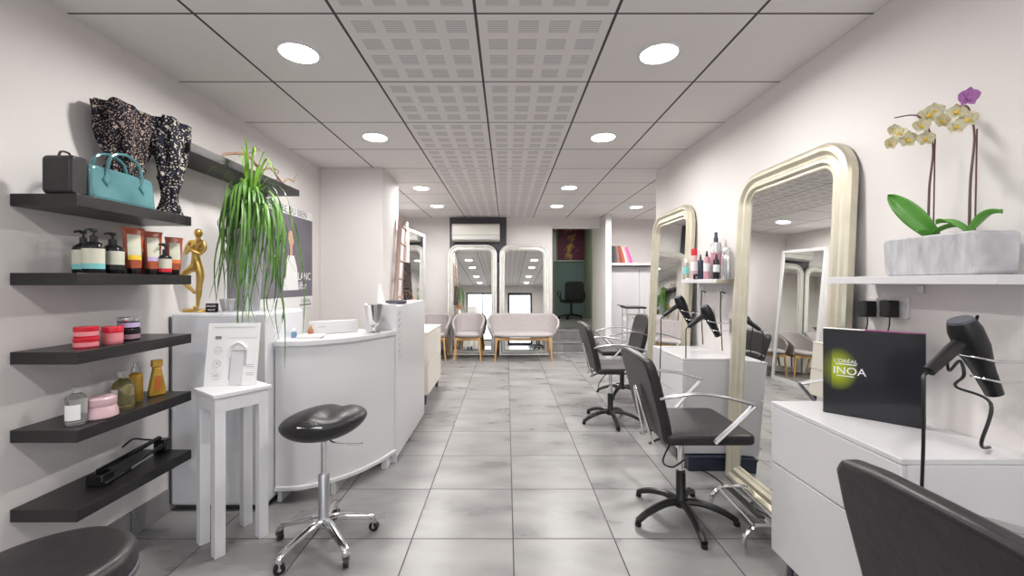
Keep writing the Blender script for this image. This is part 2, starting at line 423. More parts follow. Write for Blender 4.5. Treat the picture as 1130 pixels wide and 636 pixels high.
# ------------------------------------------------------------------ downlights
def downlight(x, y, label, power, z=H):
    t = thing('ceiling_light', label, 'ceiling light', (x, y, z), group='round recessed downlights')
    MB().lathe([(.088, -.001), (.090, -.006), (.104, -.005), (.108, 0)], n=40).build('rim', M['matwhite'], t)
    MB().lathe([(.0885, -.004), (.0885, -.0075)], n=40).build('diffuser', M['lamp'], t)
    l = bpy.data.lights.new('lamp', 'AREA'); l.shape = 'DISK'; l.size = .17; l.energy = power; l.color = (1, .975, .94); l.spread = math.radians(170)
    lo = bpy.data.objects.new('lamp', l); COL.objects.link(lo); lo.parent = t; lo.location = (0, 0, -.012)
    return t
PW = 17
dl = [(-1.035, 2.087, 'large lit round ceiling light nearest above the gold statue and shelves'),
      (.762, 2.093, 'large lit round ceiling light nearest above the champagne mirror'),
      (-1.035, 3.30, 'lit round ceiling light above the reception desk'),
      (.762, 3.30, 'lit round ceiling light above the second styling chair'),
      (-1.037, 5.09, 'small lit round ceiling light beside the wall pillar'),
      (.755, 5.06, 'small round ceiling light third along the mirror wall row'),
      (-1.043, 6.28, 'small round ceiling light above the grey armchairs'),
      (.755, 6.29, 'small round ceiling light in front of the stepped doorway'),
      (1.967, 6.355, 'small round ceiling light above the book shelf alcove'),
      (-1.035, .26, 'round ceiling light added behind the viewer on the shelf side'),  # from here on, lights added outside the view to light the room
      (.762, .26, 'round ceiling light added behind the viewer on the mirror side'),
      (-1.035, -1.4, 'round ceiling light added by the shop window'),
      (.762, -1.4, 'round ceiling light added by the shop door')]
for x, y, l in dl: downlight(x, y, l, 32 if x > 1.5 else 24 if y > 4.5 else 16 if y > 1 else 12)
downlight(1.5, 9.4, 'round ceiling light added out of view in the green back room', 15, 2.75)  # added lamp, hidden above the lintel, brightens the back room

# ------------------------------------------------------------------ left wall shelves
def shelf_l(y0, y1, ztop, label, d=.253):
    o = MB().box(0, d, 0, y1 - y0, -.047, 0).build('floating_shelf', M['blackwood'], bevel=.0015, loc=(XL + .001, y0, ztop))
    return tag(o, label, 'shelf', 'black floating shelves')
ZS = [1.604, 1.305, 1.006, .711, .412]
for z, l in zip(ZS, ['black floating shelf topmost of the near five, carrying the teal handbag',
                     'black floating shelf carrying pump bottles and amber tubes',
                     'black floating shelf carrying small red and dark jars',
                     'black floating shelf carrying the pink jar and gold bottles',
                     'black floating shelf lowest of the five, carrying the black hair tool']):
    shelf_l(1.575, 2.147, z, l)
shelf_l(2.14, 3.268, 1.986, 'long black floating shelf above the poster carrying a twisted branch')

# scarves on display stands
def scarf(label, x, y, m, hx, hy, top, seed, neck=.045, lean=0):
    t = thing('display_scarf', label, 'scarf', (x, y, ZS[0]), group='leopard print scarves')
    rnd = random.Random(seed); ph = [rnd.uniform(0, 6) for _ in range(6)]
    def fn(u, v):
        a = 2 * PI * u
        if v < .42: k = neck * (1.15 - .5 * math.sin(v / .42 * PI)); kx, ky = k, k * 1.15
        else:
            q = (v - .42) / .58; q = math.sin(min(1, q * 1.25) * PI / 2) 
            kx = neck * .95 + (hx - neck * .95) * q; ky = neck + (hy - neck) * q
        w = 1 + .13 * math.sin(5 * a + ph[0] + 4 * v) + .09 * math.sin(9 * a + ph[1] - 6 * v) + .05 * math.sin(13 * a + 9 * v + ph[2])
        z = v * top + (.006 * math.sin(3 * a + ph[3]) if v > .9 else .006 * math.sin(7 * a + 11 * v + ph[4]))
        sag = .015 * math.sin(2 * a + ph[5]) * max(0, v - .35)
        return (kx * math.cos(a) * min(w, 1.12), ky * math.sin(a) * w + lean * v, max(.002, z * (1 - sag * .3)))
    b = MB(); b.grid(fn, 72, 40, True)
    def cap(u, v):
        p = Vector(fn(u, 1)); c = Vector((0, lean, top * .93)); return tuple(p.lerp(c, v))
    b.grid(cap, 72, 4, True)
    b.build('scarf_cloth', m, t, ang=80)
    MB().lathe([(.055, 0), (.055, .006), (.006, .010), (.006, top * .8)], n=16).build('stand', M['copper'], t)
    return t
scarf('brown leopard print scarf draped wide on a stand behind the teal handbag', -1.783, 1.955, M['leo1'], .072, .125, .475, 3, .058)
scarf('grey leopard print scarf draped on a stand at the end of the shelf', -1.695, 2.105, M['leo2'], .062, .088, .475, 8, .045, .012)

# handbags
def handbag():
    t = thing('handbag', 'teal patent leather handbag with two short handles on the top shelf', 'handbag', (-1.672, 1.80, ZS[0]))
    # local x = depth, y = length (along the shelf)
    prof = [(-.150, 0), (.150, 0), (.150, .120), (.135, .138), (-.135, .138), (-.150, .120)]
    b = MB(); b.prism(prof, -.042, .042, lambda a, c, tt: (tt * (1 - .35 * c / .138), a, c))
    b.build('body', M['teal'], t, bevel=.012, seg=3)
    for sx in (-1, 1):
        P = catmull([(sx * .030, -.085, .09), (sx * .033, -.08, .14), (sx * .033, -.06, .19), (sx * .033, 0, .212), (sx * .033, .06, .19), (sx * .033, .08, .14), (sx * .030, .085, .09)], 6)
        h = MB().tube(P, .0065, 8).build('handle', M['teal'], t)
        for sy in (-1, 1):
            dd = MB(); dd.prism([(0, -.030), (.020, 0), (0, .030), (-.020, 0)], 0, .003, lambda a, c, tt, sx=sx, sy=sy: (sx * (.0345 + tt - .06 * (c + .0) * .5), sy * .085 + a, .085 + c))
            dd.build('diamond_tab', M['tealdark'], h, bevel=.001)
            dd = MB(); dd.prism([(0, -.022), (.014, 0), (0, .022), (-.014, 0)], .003, .005, lambda a, c, tt, sx=sx, sy=sy: (sx * (.0345 + tt - .06 * c * .5), sy * .085 + a, .085 + c))
            dd.build('diamond_inlay', M['teal'], h, bevel=.001)
    MB().tube(catmull([(.044, -.148, .004), (.044, 0, .003), (.044, .148, .004)], 4), .0025, 6).build('piping', M['tealdark'], t)
handbag()
t = thing('handbag', 'dark grey bag partly seen at the near end of the top shelf', 'handbag', (-1.70, 1.613, ZS[0]))
MB().prism(rrect(.07, .15, .02, 4, 0, .075), -.055, .055, lambda a, c, tt: (tt, a, c)).build('body', M['leather'], t, bevel=.008)
MB().tube(catmull([(0, -.025, .14), (0, -.015, .165), (0, .015, .165), (0, .025, .14)], 5), .004, 6).build('handle', M['leather'], t)

# bottles -------------------------------------------------------------
def pump_bottle(label, x, y, z, r, h, body, lab, band, spout=-PI / 2, pump=M['black']):
    """h = shoulder height"""
    t = thing('pump_bottle', label, 'bottle', (x, y, z), rz=0)
    MB().lathe([(r * .94, 0), (r, .004), (r, h * .82), (r * .93, h * .88), (r * .5, h * .98), (r * .34, h)], n=28).build('bottle', body, t)
    MB().lathe([(r * .36, h), (r * .36, h + .022), (r * .2, h + .024), (r * .12, h + .028), (r * .12, h + .04)], n=16).build('collar', pump, t)
    p = MB().lathe([(.010, h + .038), (.012, h + .042), (.010, h + .052)], n=12)
    c, s = math.cos(spout), math.sin(spout)
    p.tube([(0, 0, h + .047), (c * .02, s * .02, h + .048), (c * .036, s * .036, h + .043)], [.0055, .005, .004], 8)
    p.build('pump', pump, t)
    l = MB(); n = 20; a0, a1 = math.radians(-120), math.radians(20)
    l.grid(lambda u, v: ((r + .0008) * math.cos(a0 + (a1 - a0) * u), (r + .0008) * math.sin(a0 + (a1 - a0) * u), h * .22 + v * h * .55), n, 2)
    lo = l.build('label', lab, t)
    if band:
        l = MB(); l.grid(lambda u, v: ((r + .0012) * math.cos(a0 + (a1 - a0) * u), (r + .0012) * math.sin(a0 + (a1 - a0) * u), h * .14 + v * h * .17), n, 2)
        l.build('label_band', band, t)
    return t
z2 = ZS[1]
pump_bottle('dark pump bottle at the near end of the shelf of tubes', -1.745, onleft(92, -1.745), z2, .034, .125, M['gloss'], M['label'], M['tealband'])
pump_bottle('dark violet pump bottle with teal banded label on the second shelf', -1.675, onleft(103.5, -1.675), z2, .036, .130, M['gloss'], M['label'], M['tealband'])
pump_bottle('dark pump bottle with a wide ivory label beside the yellow banded tube', -1.685, onleft(124.5, -1.685), z2, .040, .125, M['gloss'], M['label'], M['black'])
pump_bottle('small dark pump bottle with ivory label and red base between two tubes', -1.655, onleft(182, -1.655), z2, .027, .100, M['gloss'], M['label'], M['red'])

def squeeze_tube(label, x, y, z, w, h, band, tilt=0):
    t = thing('squeeze_tube', label, 'tube', (x, y, z), rz=math.radians(-28), group='amber cream tubes')
    def fn(u, v):
        a = 2 * PI * u; k = v
        wy = w * .36 + w * .14 * k; d = w * .30 * (1 - k) + .0025
        return (d * math.cos(a), wy * math.sin(a), .028 + v * (h - .028))
    b = MB(); b.grid(fn, 28, 12, True)
    b.build('tube', M['amber'], t)
    MB().lathe([(w * .30, 0), (w * .31, .002), (w * .31, .03), (w * .28, .032)], n=24).build('cap', M['gloss'], t)
    # label on the face towards the room (+x side)
    def lab(z0, z1, ww):
        def g(u, v):
            k = (z0 + (z1 - z0) * v - .028) / (h - .028); y_ = (u - .5) * 2 * ww
            wy = w * .36 + w * .14 * k; d = w * .30 * (1 - k) + .0025
            return (d * math.sqrt(max(0, 1 - (y_ / wy) ** 2)) + .0009, y_, z0 + (z1 - z0) * v)
        return g
    MB().grid(lab(h * .42, h * .88, w * .30), 9, 6).build('label', M['label'], t)
    MB().grid(lab(h * .32, h * .42, w * .30), 9, 3).build('label_band', band, t)
    MB().box(-.003, .003, -w * .5, w * .5, h - .004, h + .006).build('crimp', M['amber'], t)
    return t
squeeze_tube('amber cream tube with a yellow banded label, tallest on the second shelf', -1.69, onleft(147, -1.69), z2, .082, .205, M['yellow'])
squeeze_tube('amber cream tube with a lilac banded label', -1.69, onleft(168, -1.69), z2, .080, .200, M['lilac'])
squeeze_tube('amber cream tube with an orange banded label beside the gold statue', -1.70, onleft(192, -1.70), z2, .078, .188, M['orange'])
t = thing('dropper_bottle', 'tiny dark dropper bottle between two amber tubes', 'bottle', (-1.74, onleft(158, -1.74), z2))
MB().lathe([(.013, 0), (.014, .003), (.014, .06), (.006, .07)], n=16).build('bottle', M['amber'], t)
MB().lathe([(.008, .068), (.008, .085), (.004, .088), (.004, .105), (.002, .112)], n=12).build('dropper', M['black'], t)

# jars
def jar(label, x, y, z, r, h, m, lab, lid, group=None, kindname='cream_jar'):
    t = thing(kindname, label, 'jar', (x, y, z), group=group)
    MB().lathe([(r * .95, 0), (r, .003), (r, h * .62), (r * .96, h * .64)], n=28).build('jar', m, t)
    MB().lathe([(r * 1.02, h * .64), (r * 1.03, h * .66), (r * 1.03, h * .96), (r * .98, h)], n=28).build('lid', lid, t)
    l = MB(); a0, a1 = math.radians(-130), math.radians(30)
    l.grid(lambda u, v: ((r + .0008) * math.cos(a0 + (a1 - a0) * u), (r + .0008) * math.sin(a0 + (a1 - a0) * u), h * .14 + v * h * .4), 16, 2)
    l.build('label', lab, t); return t
z3 = ZS[2]
y = onleft(95, -1.70)
jar('red jar, lower of the stacked pair on the third shelf', -1.70, y, z3, .038, .042, M['red'], M['redlabel'], M['red'])
jar('red jar, upper of the stacked pair on the third shelf', -1.70, y, z3 + .0425, .037, .042, M['red'], M['redlabel'], M['red'])
jar('single red jar with a pinkish label beside the dark stacked jars', -1.70, onleft(124, -1.70), z3, .036, .074, M['redlabel'], M['redlabel'], M['red'])
y = onleft(142, -1.725)
jar('dark jar, lower of the stacked pair beside the single red jar', -1.725, y, z3, .041, .052, M['gloss'], M['darklabel'], M['black'])
jar('dark jar with lilac label, upper of the stacked dark pair', -1.725, y, z3 + .0525, .040, .052, M['gloss'], M['lilac'], M['silverc'])
z4 = ZS[3]
t = thing('cream_jar', 'wide pale pink rounded jar on the fourth shelf', 'jar', (-1.68, onleft(111, -1.68), z4))
MB().lathe([(.050, 0), (.057, .006), (.054, .035), (.047, .052)], n=32).build('jar', M['pinkjar'], t)
MB().lathe([(.050, .053), (.052, .057), (.050, .08), (.044, .086)], n=32).build('lid', M['pinkjar'], t)
t = thing('oil_bottle', 'clear rounded bottle of yellow oil with white label', 'bottle', (-1.70, onleft(136, -1.70), z4))
MB().lathe([(.036, 0), (.040, .005), (.040, .095), (.034, .115), (.016, .13), (.014, .14)], n=28).build('bottle', M['oil'], t)
MB().lathe([(.017, .138), (.018, .14), (.018, .165), (.015, .168)], n=20).build('cap', M['clear'], t)
MB().grid(lambda u, v: (.0408 * math.cos(-2.2 + .9 * u), .0408 * math.sin(-2.2 + .9 * u), .03 + .06 * v), 8, 2).build('label', M['paper'], t)
t = thing('spray_bottle', 'slim gold bottle with a clear pointed cap beside the oil', 'bottle', (-1.745, onleft(150, -1.745), z4))
MB().lathe([(.024, 0), (.026, .004), (.026, .125), (.016, .135)], n=24).build('bottle', M['goldbottle'], t)
MB().lathe([(.017, .134), (.018, .15), (.010, .165), (.007, .182)], n=16).build('cap', M['clear'], t)
t = thing('shampoo_bottle', 'gold tapering flat bottle standing at the far end of the fourth shelf', 'bottle', (-1.725, onleft(173, -1.725), z4), rz=-.5)
MB().prism([(-.036, 0), (.036, 0), (.036, .02), (.017, .13), (.019, .14), (-.019, .14), (-.017, .13), (-.036, .02)], -.013, .013, lambda a, c, tt: (tt, a, c)).build('bottle', M['goldbottle'], t, bevel=.006, seg=3)
MB().prism(rrect(.042, .036, .004, 3, 0, .159), -.012, .012, lambda a, c, tt: (tt, a, c)).build('cap', M['goldbottle'], t, bevel=.003)
MB().prism(rrect(.024, .07, .004, 3, 0, .06), .0131, .0137, lambda a, c, tt: (tt, a, c)).build('label', M['orange'], t)
t = thing('lotion_bottle', 'whitish translucent bottle at the near end of the fourth shelf', 'bottle', (-1.70, onleft(84, -1.70), z4))
MB().lathe([(.030, 0), (.033, .004), (.033, .10), (.02, .118), (.012, .12), (.012, .145)], n=24).build('bottle', M['clear'], t)
MB().grid(lambda u, v: (.0336 * math.cos(-2.0 + 1.6 * u), .0336 * math.sin(-2.0 + 1.6 * u), .02 + .06 * v), 10, 2).build('label', M['paper'], t)
# hair tool on the lowest shelf
t = thing('hair_straightener', 'black hair straightening tool lying on its stand on the lowest shelf', 'hair tool', (-1.725, 1.95, ZS[4]), rz=math.radians(4))
MB().box(-.05, .02, -.20, -.14, 0, .05).build('end_block', M['gloss'], t, bevel=.006)
MB().box(-.04, .02, .155, .20, 0, .062).build('rest', M['gloss'], t, bevel=.006)
MB().tube([(-.02, -.17, .055), (-.02, 0, .062), (-.02, .17, .07)], .013, 10, .8).build('upper_arm', M['gloss'], t)
MB().tube([(.03, -.21, .014), (.03, -.03, .024), (.03, .12, .05)], .012, 10, .9).build('lower_arm', M['gloss'], t)
MB().tube([(.043, -.08, .026), (.043, .04, .036)], .006, 8).build('plate', M['satin'], t)
MB().tube(catmull([(-.06, .0, .09), (-.06, .06, .105), (-.05, .12, .08), (-.04, .17, .06)], 6), .0045, 6).build('cord', M['black'], t)

# twisted branch on the long shelf
t = MB(); rnd = random.Random(5)
P = [(-1.70, 2.62, 2.075), (-1.69, 2.72, 2.10), (-1.68, 2.80, 2.06), (-1.69, 2.88, 2.04), (-1.68, 2.98, 2.08), (-1.67, 3.06, 2.035), (-1.68, 3.14, 2.02), (-1.67, 3.2, 2.06), (-1.66, 3.27, 2.05)]
t.tube(catmull(P, 6), [.010, .004], 7)
for i in (1, 2, 3, 4, 5, 6, 7):
    p = Vector(P[i]); q = [p]
    for k in range(4): q.append(q[-1] + Vector((rnd.uniform(-.02, .03), rnd.uniform(.0, .035), rnd.uniform(-.028, .03))))
    t.tube(catmull(q, 4), [.005, .002], 5)
t.tube(catmull([P[0], (-1.71, 2.55, 2.05), (-1.72, 2.48, 2.0), (-1.73, 2.42, 1.994)], 5), .008, 6)
t.tube(catmull([P[3], (-1.69, 2.90, 2.0), (-1.70, 2.93, 1.99)], 5), .005, 6)
t.tube(catmull([P[6], (-1.69, 3.16, 2.0), (-1.70, 3.2, 1.99)], 5), .005, 6)
tag(t.build('twisted_branch', M['twig']), 'twisted pale brown decorative branch lying on the long shelf', 'branch')

# poster on the left wall (local x = along the wall +y, z up, faces +x)
t = thing('wall_poster', 'wide violet grey poster with white text margins behind the hanging plant', 'poster', (XL + .002, 3.39, 1.45), rz=PI / 2)
# after rz=90deg local x->world y, local -y -> world +x
MB().box(-.615, .628, -.004, 0, -.415, .475).build('paper', M['paper'], t)
MB().box(-.60, .622, -.0055, -.004, -.31, .40).build('picture', M['poster'], t)
R9 = (PI / 2, 0, 0)
text('text', 'MOUSSE DE FAIRE DU BIEN', .085, M['text'], t, (0, -.0045, .437), R9, 1.0)
text('text', 'BLANC', .10, M['whiteink'], t, (.44, -.0065, -.13), R9, .95)
text('text', 'Kilfar', .10, M['whiteink'], t, (.40, -.006, -.215), R9, 1.0)
text('text', "L'ORÉAL", .05, M['text'], t, (.50, -.0045, -.355), R9, 1)
MB().box(.38, .60, -.0055, -.004, -.395, -.38).build('text_bar', M['text'], t)
fg = MB()
fg.mi = 0; fg.prism([(.10, -.25), (.36, -.25), (.33, -.05), (.28, .05), (.18, .05), (.13, -.05)], -.0062, -.0056, lambda a, c, tt: (a, tt, c))
fg.mi = 1; fg.prism(rrect(.09, .13, .04, 5, .23, .20), -.0064, -.0056, lambda a, c, tt: (a, tt, c)); fg.box(.21, .25, -.0064, -.0056, .05, .14)
fg.build('printed_figure', [M['paper'], M['skin']], t)

# ------------------------------------------------------------------ reception
# tall pale cabinet under the plant
t = thing('side_cabinet', 'tall pale grey cabinet under the gold statue and hanging plant', 'cabinet', (-1.597, 2.53, 0))
MB().box(-.264, .264, -.215, .215, .03, 1.10).build('body', M['cool'], t, bevel=.018, seg=3)
MB().box(-.268, -.2635, -.216, -.212, .04, 1.08).build('seal', M['seal'], t)
MB().box(-.25, .25, -.19, .19, 0, .032).build('plinth', M['seal'], t)
MB().box(.215, .2645, -.219, -.214, .04, 1.09).build('edge_strip', M['white'], t, bevel=.002)

# gold statue
t = thing('gold_statue', 'slender gold figure statue with crossed arms and raised knee on the pale cabinet', 'statue', (-1.765, 2.39, 1.1))
MB().lathe([(.070, 0), (.074, .003), (.074, .014), (.070, .018)], n=32, sy=.62, c=(-.005, 0, 0)).build('plinth', M['gold'], t)
def skinmesh(name, J, E, m, parent, root=0, sub=2):
    me = bpy.data.meshes.new(name); bm = bmesh.new(); ly = bm.verts.layers.skin.verify(); vs = []
    for (x, y, z, rx, ry) in J:
        v = bm.verts.new((x, y, z)); v[ly].radius = (rx, ry); vs.append(v)
    for a, b in E: bm.edges.new((vs[a], vs[b]))
    vs[root][ly].use_root = True
    bm.to_mesh(me); bm.free(); me.materials.append(m)
    o = bpy.data.objects.new(name, me); COL.objects.link(o); o.parent = parent
    k = o.modifiers.new('skin', 'SKIN'); k.use_smooth_shade = True; k.branch_smoothing = .6
    s = o.modifiers.new('smooth', 'SUBSURF'); s.levels = sub; s.render_levels = sub
    return o
J = [(.000, 0, .268, .036, .026), (-.012, 0, .312, .024, .018), (-.004, 0, .360, .036, .024), (.000, 0, .400, .028, .018), (.003, 0, .422, .011, .011),
     (.006, -.002, .440, .019, .020), (.007, -.002, .460, .017, .018),
     (-.040, 0, .402, .014, .013), (-.056, -.006, .362, .012, .012), (-.052, -.018, .328, .010, .010), (-.012, -.036, .360, .008, .008), (.018, -.034, .385, .009, .007),
     (.036, 0, .402, .014, .013), (.048, -.006, .362, .012, .012), (.034, -.020, .326, .010, .010), (-.004, -.042, .348, .008, .008), (-.034, -.034, .380, .009, .007),
     (.022, 0, .240, .026, .024), (.020, -.002, .200, .023, .022), (.014, -.004, .155, .016, .016), (.008, .002, .110, .016, .016), (.002, .002, .060, .010, .010), (.000, .002, .030, .009, .009), (-.008, -.022, .024, .010, .007),
     (-.026, -.006, .245, .025, .023), (-.048, -.028, .222, .021, .020), (-.066, -.045, .200, .016, .016), (-.046, -.026, .158, .014, .014), (-.018, -.010, .120, .009, .009), (.000, -.018, .104, .008, .007)]
E = [(0, 1), (1, 2), (2, 3), (3, 4), (4, 5), (5, 6), (3, 7), (7, 8), (8, 9), (9, 10), (10, 11), (3, 12), (12, 13), (13, 14), (14, 15), (15, 16), (0, 17), (17, 18), (18, 19), (19, 20), (20, 21), (21, 22), (22, 23), (0, 24), (24, 25), (25, 26), (26, 27), (27, 28), (28, 29)]
skinmesh('figure', J, E, M['gold'], t)
MB().sphere((.006, 0, .450), .024, 20, .86, .95, 1.08).build('head', M['gold'], t)

t = thing('desk_sign', 'tiny black sign with pale lettering beside the gold statue', 'sign', (-1.662, 2.36, 1.1))
MB().box(-.030, .034, -.006, .006, 0, .050).build('plate', M['gloss'], t, bevel=.001)
text('text', 'SALON', .016, M['whiteink'], t, (.002, -.0066, .035), R9, 1)
text('text', 'merci', .018, M['whiteink'], t, (.002, -.0066, .015), R9, 1)
t = thing('small_pot', 'small white fluted pot on the pale cabinet beside the vase', 'pot', (-1.655, 2.505, 1.1))
b = MB(); b.grid(lambda u, v: ((.034 + .014 * v + .004 * math.cos(12 * 2 * PI * u)) * math.cos(2 * PI * u), (.034 + .014 * v + .004 * math.cos(24 * PI * u)) * math.sin(2 * PI * u), .07 * v), 72, 5, True)
b.lathe([(.034, 0), (.034, .01), (.036, .03)], n=24); b.build('pot', M['white'], t, solid=.003)
t = thing('tall_vase', 'tall silver grey tapered vase holding the hanging green plant', 'vase', (-1.535, 2.50, 1.1))
MB().lathe([(.050, 0), (.054, .004), (.060, .15), (.072, .34), (.084, .47), (.080, .475), (.07, .46), (.05, .44)], n=40).build('vase', M['vase'], t)

# hanging plant
def ribbon(b, P, w):
    P = catmull(P, 5); k = len(P); V = []
    for i, p in enumerate(P):
        t_ = (P[min(i + 1, k - 1)] - P[max(i - 1, 0)]).normalized()
        side = t_.cross(Vector((0, 0, 1)))
        if side.length < .25: side = t_.cross(Vector((0, 1, .2)))
        if i and side.dot(prev) < 0: side = -side
        side.normalize(); prev = side; n = side.cross(t_).normalized()
        f = i / (k - 1); ww = w * min(1, .45 + f * 3) * (1 - f ** 3) ** .8 + .0006
        V += [tuple(p - side * ww + n * ww * .35), tuple(p), tuple(p + side * ww + n * ww * .35)]
    Fc = []
    for i in range(k - 1):
        for j in (0, 1): a = i * 3 + j; Fc.append((a, a + 1, a + 4, a + 3))
    b.add(V, Fc)
pl = thing('hanging_plant', 'bushy green spider-like plant spilling long strap leaves over its tall vase', 'plant', (-1.535, 2.50, 1.56))
rnd = random.Random(11); b = MB(); b2 = MB()
for i in range(112):
    a = rnd.uniform(0, 2 * PI); c, s = math.cos(a), math.sin(a)
    right = max(0, c); front = max(0, -s)
    r = rnd.uniform(.05, .16) + .10 * right * rnd.random() + .03 * front
    if c < -.3: r = min(r, .125)
    h = rnd.uniform(.14, .30)
    over = (c > .35 and r * c > .215) or (s < -.35 and r * -s > .20)
    drop = rnd.uniform(.0, -.42) if not over else rnd.uniform(-.2, -.78)
    z0 = rnd.uniform(.10, .20)
    w = rnd.uniform(.003, .0068); j = lambda k: rnd.uniform(-k, k)
    w *= 1.1; mid = h - .12 + (drop - h + .12) * .5
    P = [(c * .012, s * .012, z0), (c * r * .35, s * r * .35, z0 + (h - z0) * .85), (c * r * .72, s * r * .72, h), (c * r, s * r, h - .10),
         (c * r * 1.08 + j(.04), s * r * 1.05 + j(.02), mid), (c * r * 1.06 + j(.08), s * r * 1.06 + j(.03), drop)]
    if c < -.3: P = [(max(p[0], -.235), p[1], p[2]) for p in P]
    ribbon(b, P, w)
for i in range(13):
    a = math.radians(rnd.uniform(-72, -28)); c, s = math.cos(a), math.sin(a); r = rnd.uniform(.27, .33) if a < -.8 else rnd.uniform(.31, .36)
    h = rnd.uniform(.12, .24); drop = rnd.uniform(-.5, -.80); j = lambda k: rnd.uniform(-k, k)
    ribbon(b, [(0, 0, .15), (c * r * .4, s * r * .4, h), (c * r * .8, s * r * .8, h - .03), (c * r, s * r, h - .2), (c * r + j(.02), s * r - .01, -.25), (c * r + j(.05), s * r - .015, (drop - .25) / 2), (c * r + j(.06), s * r - .02, drop)], rnd.uniform(.004, .0065))
b.build('foliage', M['leaf'], pl, ang=60)
for i in range(17):
    a = rnd.uniform(0, 2 * PI); c, s = math.cos(a), math.sin(a); r = rnd.uniform(.03, .2); h = rnd.uniform(.28, .52)
    if i < 3: r = .04 + .02 * i; c, s = -.8, .2; h = .565 - .05 * i
    ribbon(b2, [(0, 0, .10), (c * r * .15, s * r * .15, .22), (c * r * .5, s * r * .5, h * .8), (c * r * .9, s * r * .9, h), (c * r * 1.25, s * r * 1.25, h - (.0 if i < 3 else r * .6))], rnd.uniform(.007, .011))
b2.build('upright_leaves', M['leafbright'], pl, ang=60)
MB().tube([(0, 0, -.02), (.004, 0, .10), (0, 0, .20)], [.016, .012], 10).build('stem', M['leafbright'], pl)

# curved reception desk
ARC = catmull([(-1.325, 2.395, 0), (-1.152, 2.425, 0), (-.97, 2.565, 0), (-.852, 2.755, 0), (-.785, 2.935, 0)], 8)
t = thing('reception_desk', 'white reception desk with a curved front panel', 'desk', (0, 0, 0))
def band(z0, z1, off, th):
    b = MB(); n = len(ARC)
    O = []; I = []
    for i, p in enumerate(ARC):
        q = ARC[min(i + 1, n - 1)] - ARC[max(i - 1, 0)]; nn = Vector((q.y, -q.x, 0)).normalized()
        O.append(p + nn * off); I.append(p + nn * (off - th))
    return b.prism([(p.x, p.y) for p in O] + [(p.x, p.y) for p in I[::-1]], z0, z1)
band(.10, .905, 0, .02).build('front_panel', M['white'], t, bevel=.002)
band(.075, .10, .014, .045).build('lower_rim', M['white'], t, bevel=.004)
band(.905, .93, .016, .40).build('worktop', M['white'], t, bevel=.006)
for f_ in ((-1.325, -1.30, 2.42, 2.75), (-1.05, -1.025, 2.50, 2.8), (-.85, -.81, 2.84, 2.92)): MB().box(*f_, 0, .075).build('foot', M['white'], t, bevel=.002)
plabel(MB().box(-1.32, -1.0, 2.62, 2.64, .1, .9).build('modesty_panel', M['white'], t), 'white panel behind the curve')

t = thing('tall_counter', 'tall narrow white counter unit closing the end of the reception desk', 'cabinet', (-.885, 3.465, 0))
MB().box(-.105, .105, -.515, .51, .02, 1.10).build('body', M['white'], t, bevel=.004)
MB().box(-.107, .112, -.525, -.505, .0, 1.115).build('end_panel', M['white'], t, bevel=.003)
hd = MB()
for k in range(8):
    hd.at(.1055, -.40, 1.02 - k * .06).lathe([(.016, -.002), (.014, .001), (.009, .0025), (.0005, .003)], n=14)
hd = MB()
for k in range(8):
    z = 1.045 - k * .045
    hd.prism(rrect(.05, .012, .005, 3), 0, .004, lambda a, c, tt, z=z: (.105 + tt, -.42 + a, z + c + a * .4))
hd.build('vent_louvre', M['textl'], t, bevel=.001)
MB().box(-.09, .09, -.5, .5, 0, .022).build('plinth', M['seal'], t)

# things on the desk
t = thing('desk_organiser', 'long low white box standing on the curved worktop', 'box', (-1.15, 2.79, .93), rz=math.radians(35))
MB().box(-.15, .15, -.02, .02, 0, .085).build('body', M['white'], t, bevel=.004)
MB().box(-.10, -.055, -.0215, -.0195, .045, .052).build('printed_mark', M['textl'], t)
t = thing('leaflet_stack', 'low stack of printed leaflets on the worktop beside the plant leaves', 'leaflets', (-1.21, 2.56, .93), rz=.2)
for k in range(4):
    MB().box(-.07, .07, -.05, .05, k * .004, k * .004 + .0035).build('leaflet', M['paper'], t, loc=(.006 * k, 0.004 * (k % 2), 0))
for lab, x, y, m1, m2, h in (('small blue capped bottle behind the leaflets', -1.300, 2.56, M['bluegrey'], M['paper'], .05), ('small copper bottle behind the leaflets', -1.245, 2.66, M['copper'], M['gold'], .055)):
    t = thing('sample_bottle', lab, 'bottle', (x, y, .93))
    MB().lathe([(.014, 0), (.016, .003), (.016, h * .7), (.007, h * .8)], n=16).build('bottle', m1, t)
    MB().lathe([(.009, h * .8), (.009, h * 1.1), (.006, h * 1.15)], n=12).build('cap', m2, t)
t = thing('silver_cup', 'silver champagne cup on the end of the worktop', 'cup', (-.895, 2.825, .93))
MB().lathe([(.045, 0), (.047, .004), (.014, .014), (.012, .035), (.030, .048), (.045, .09), (.062, .185), (.064, .19), (.060, .188), (.042, .10), (.02, .06)], n=32).build('cup', M['chrome'], t)
t = thing('card_holder', 'white upright card leaning in a holder on the tall counter', 'card holder', (-.925, 3.10, 1.10))
MB().prism([(-.035, 0), (.03, 0), (-.012, .16), (-.030, .15)], -.004, .004, lambda a, c, tt: (a, tt + c * .1, c)).build('card', M['paper'], t, bevel=.001)
MB().box(-.04, .04, -.02, .03, 0, .012).build('base', M['white'], t, bevel=.002)
t = thing('round_tray', 'dark round tray on top of the tall counter', 'tray', (-.86, 3.26, 1.10))
MB().lathe([(.050, 0), (.078, .006), (.082, .024), (.079, .026), (.07, .012)], n=36).build('tray', M['tray'], t)

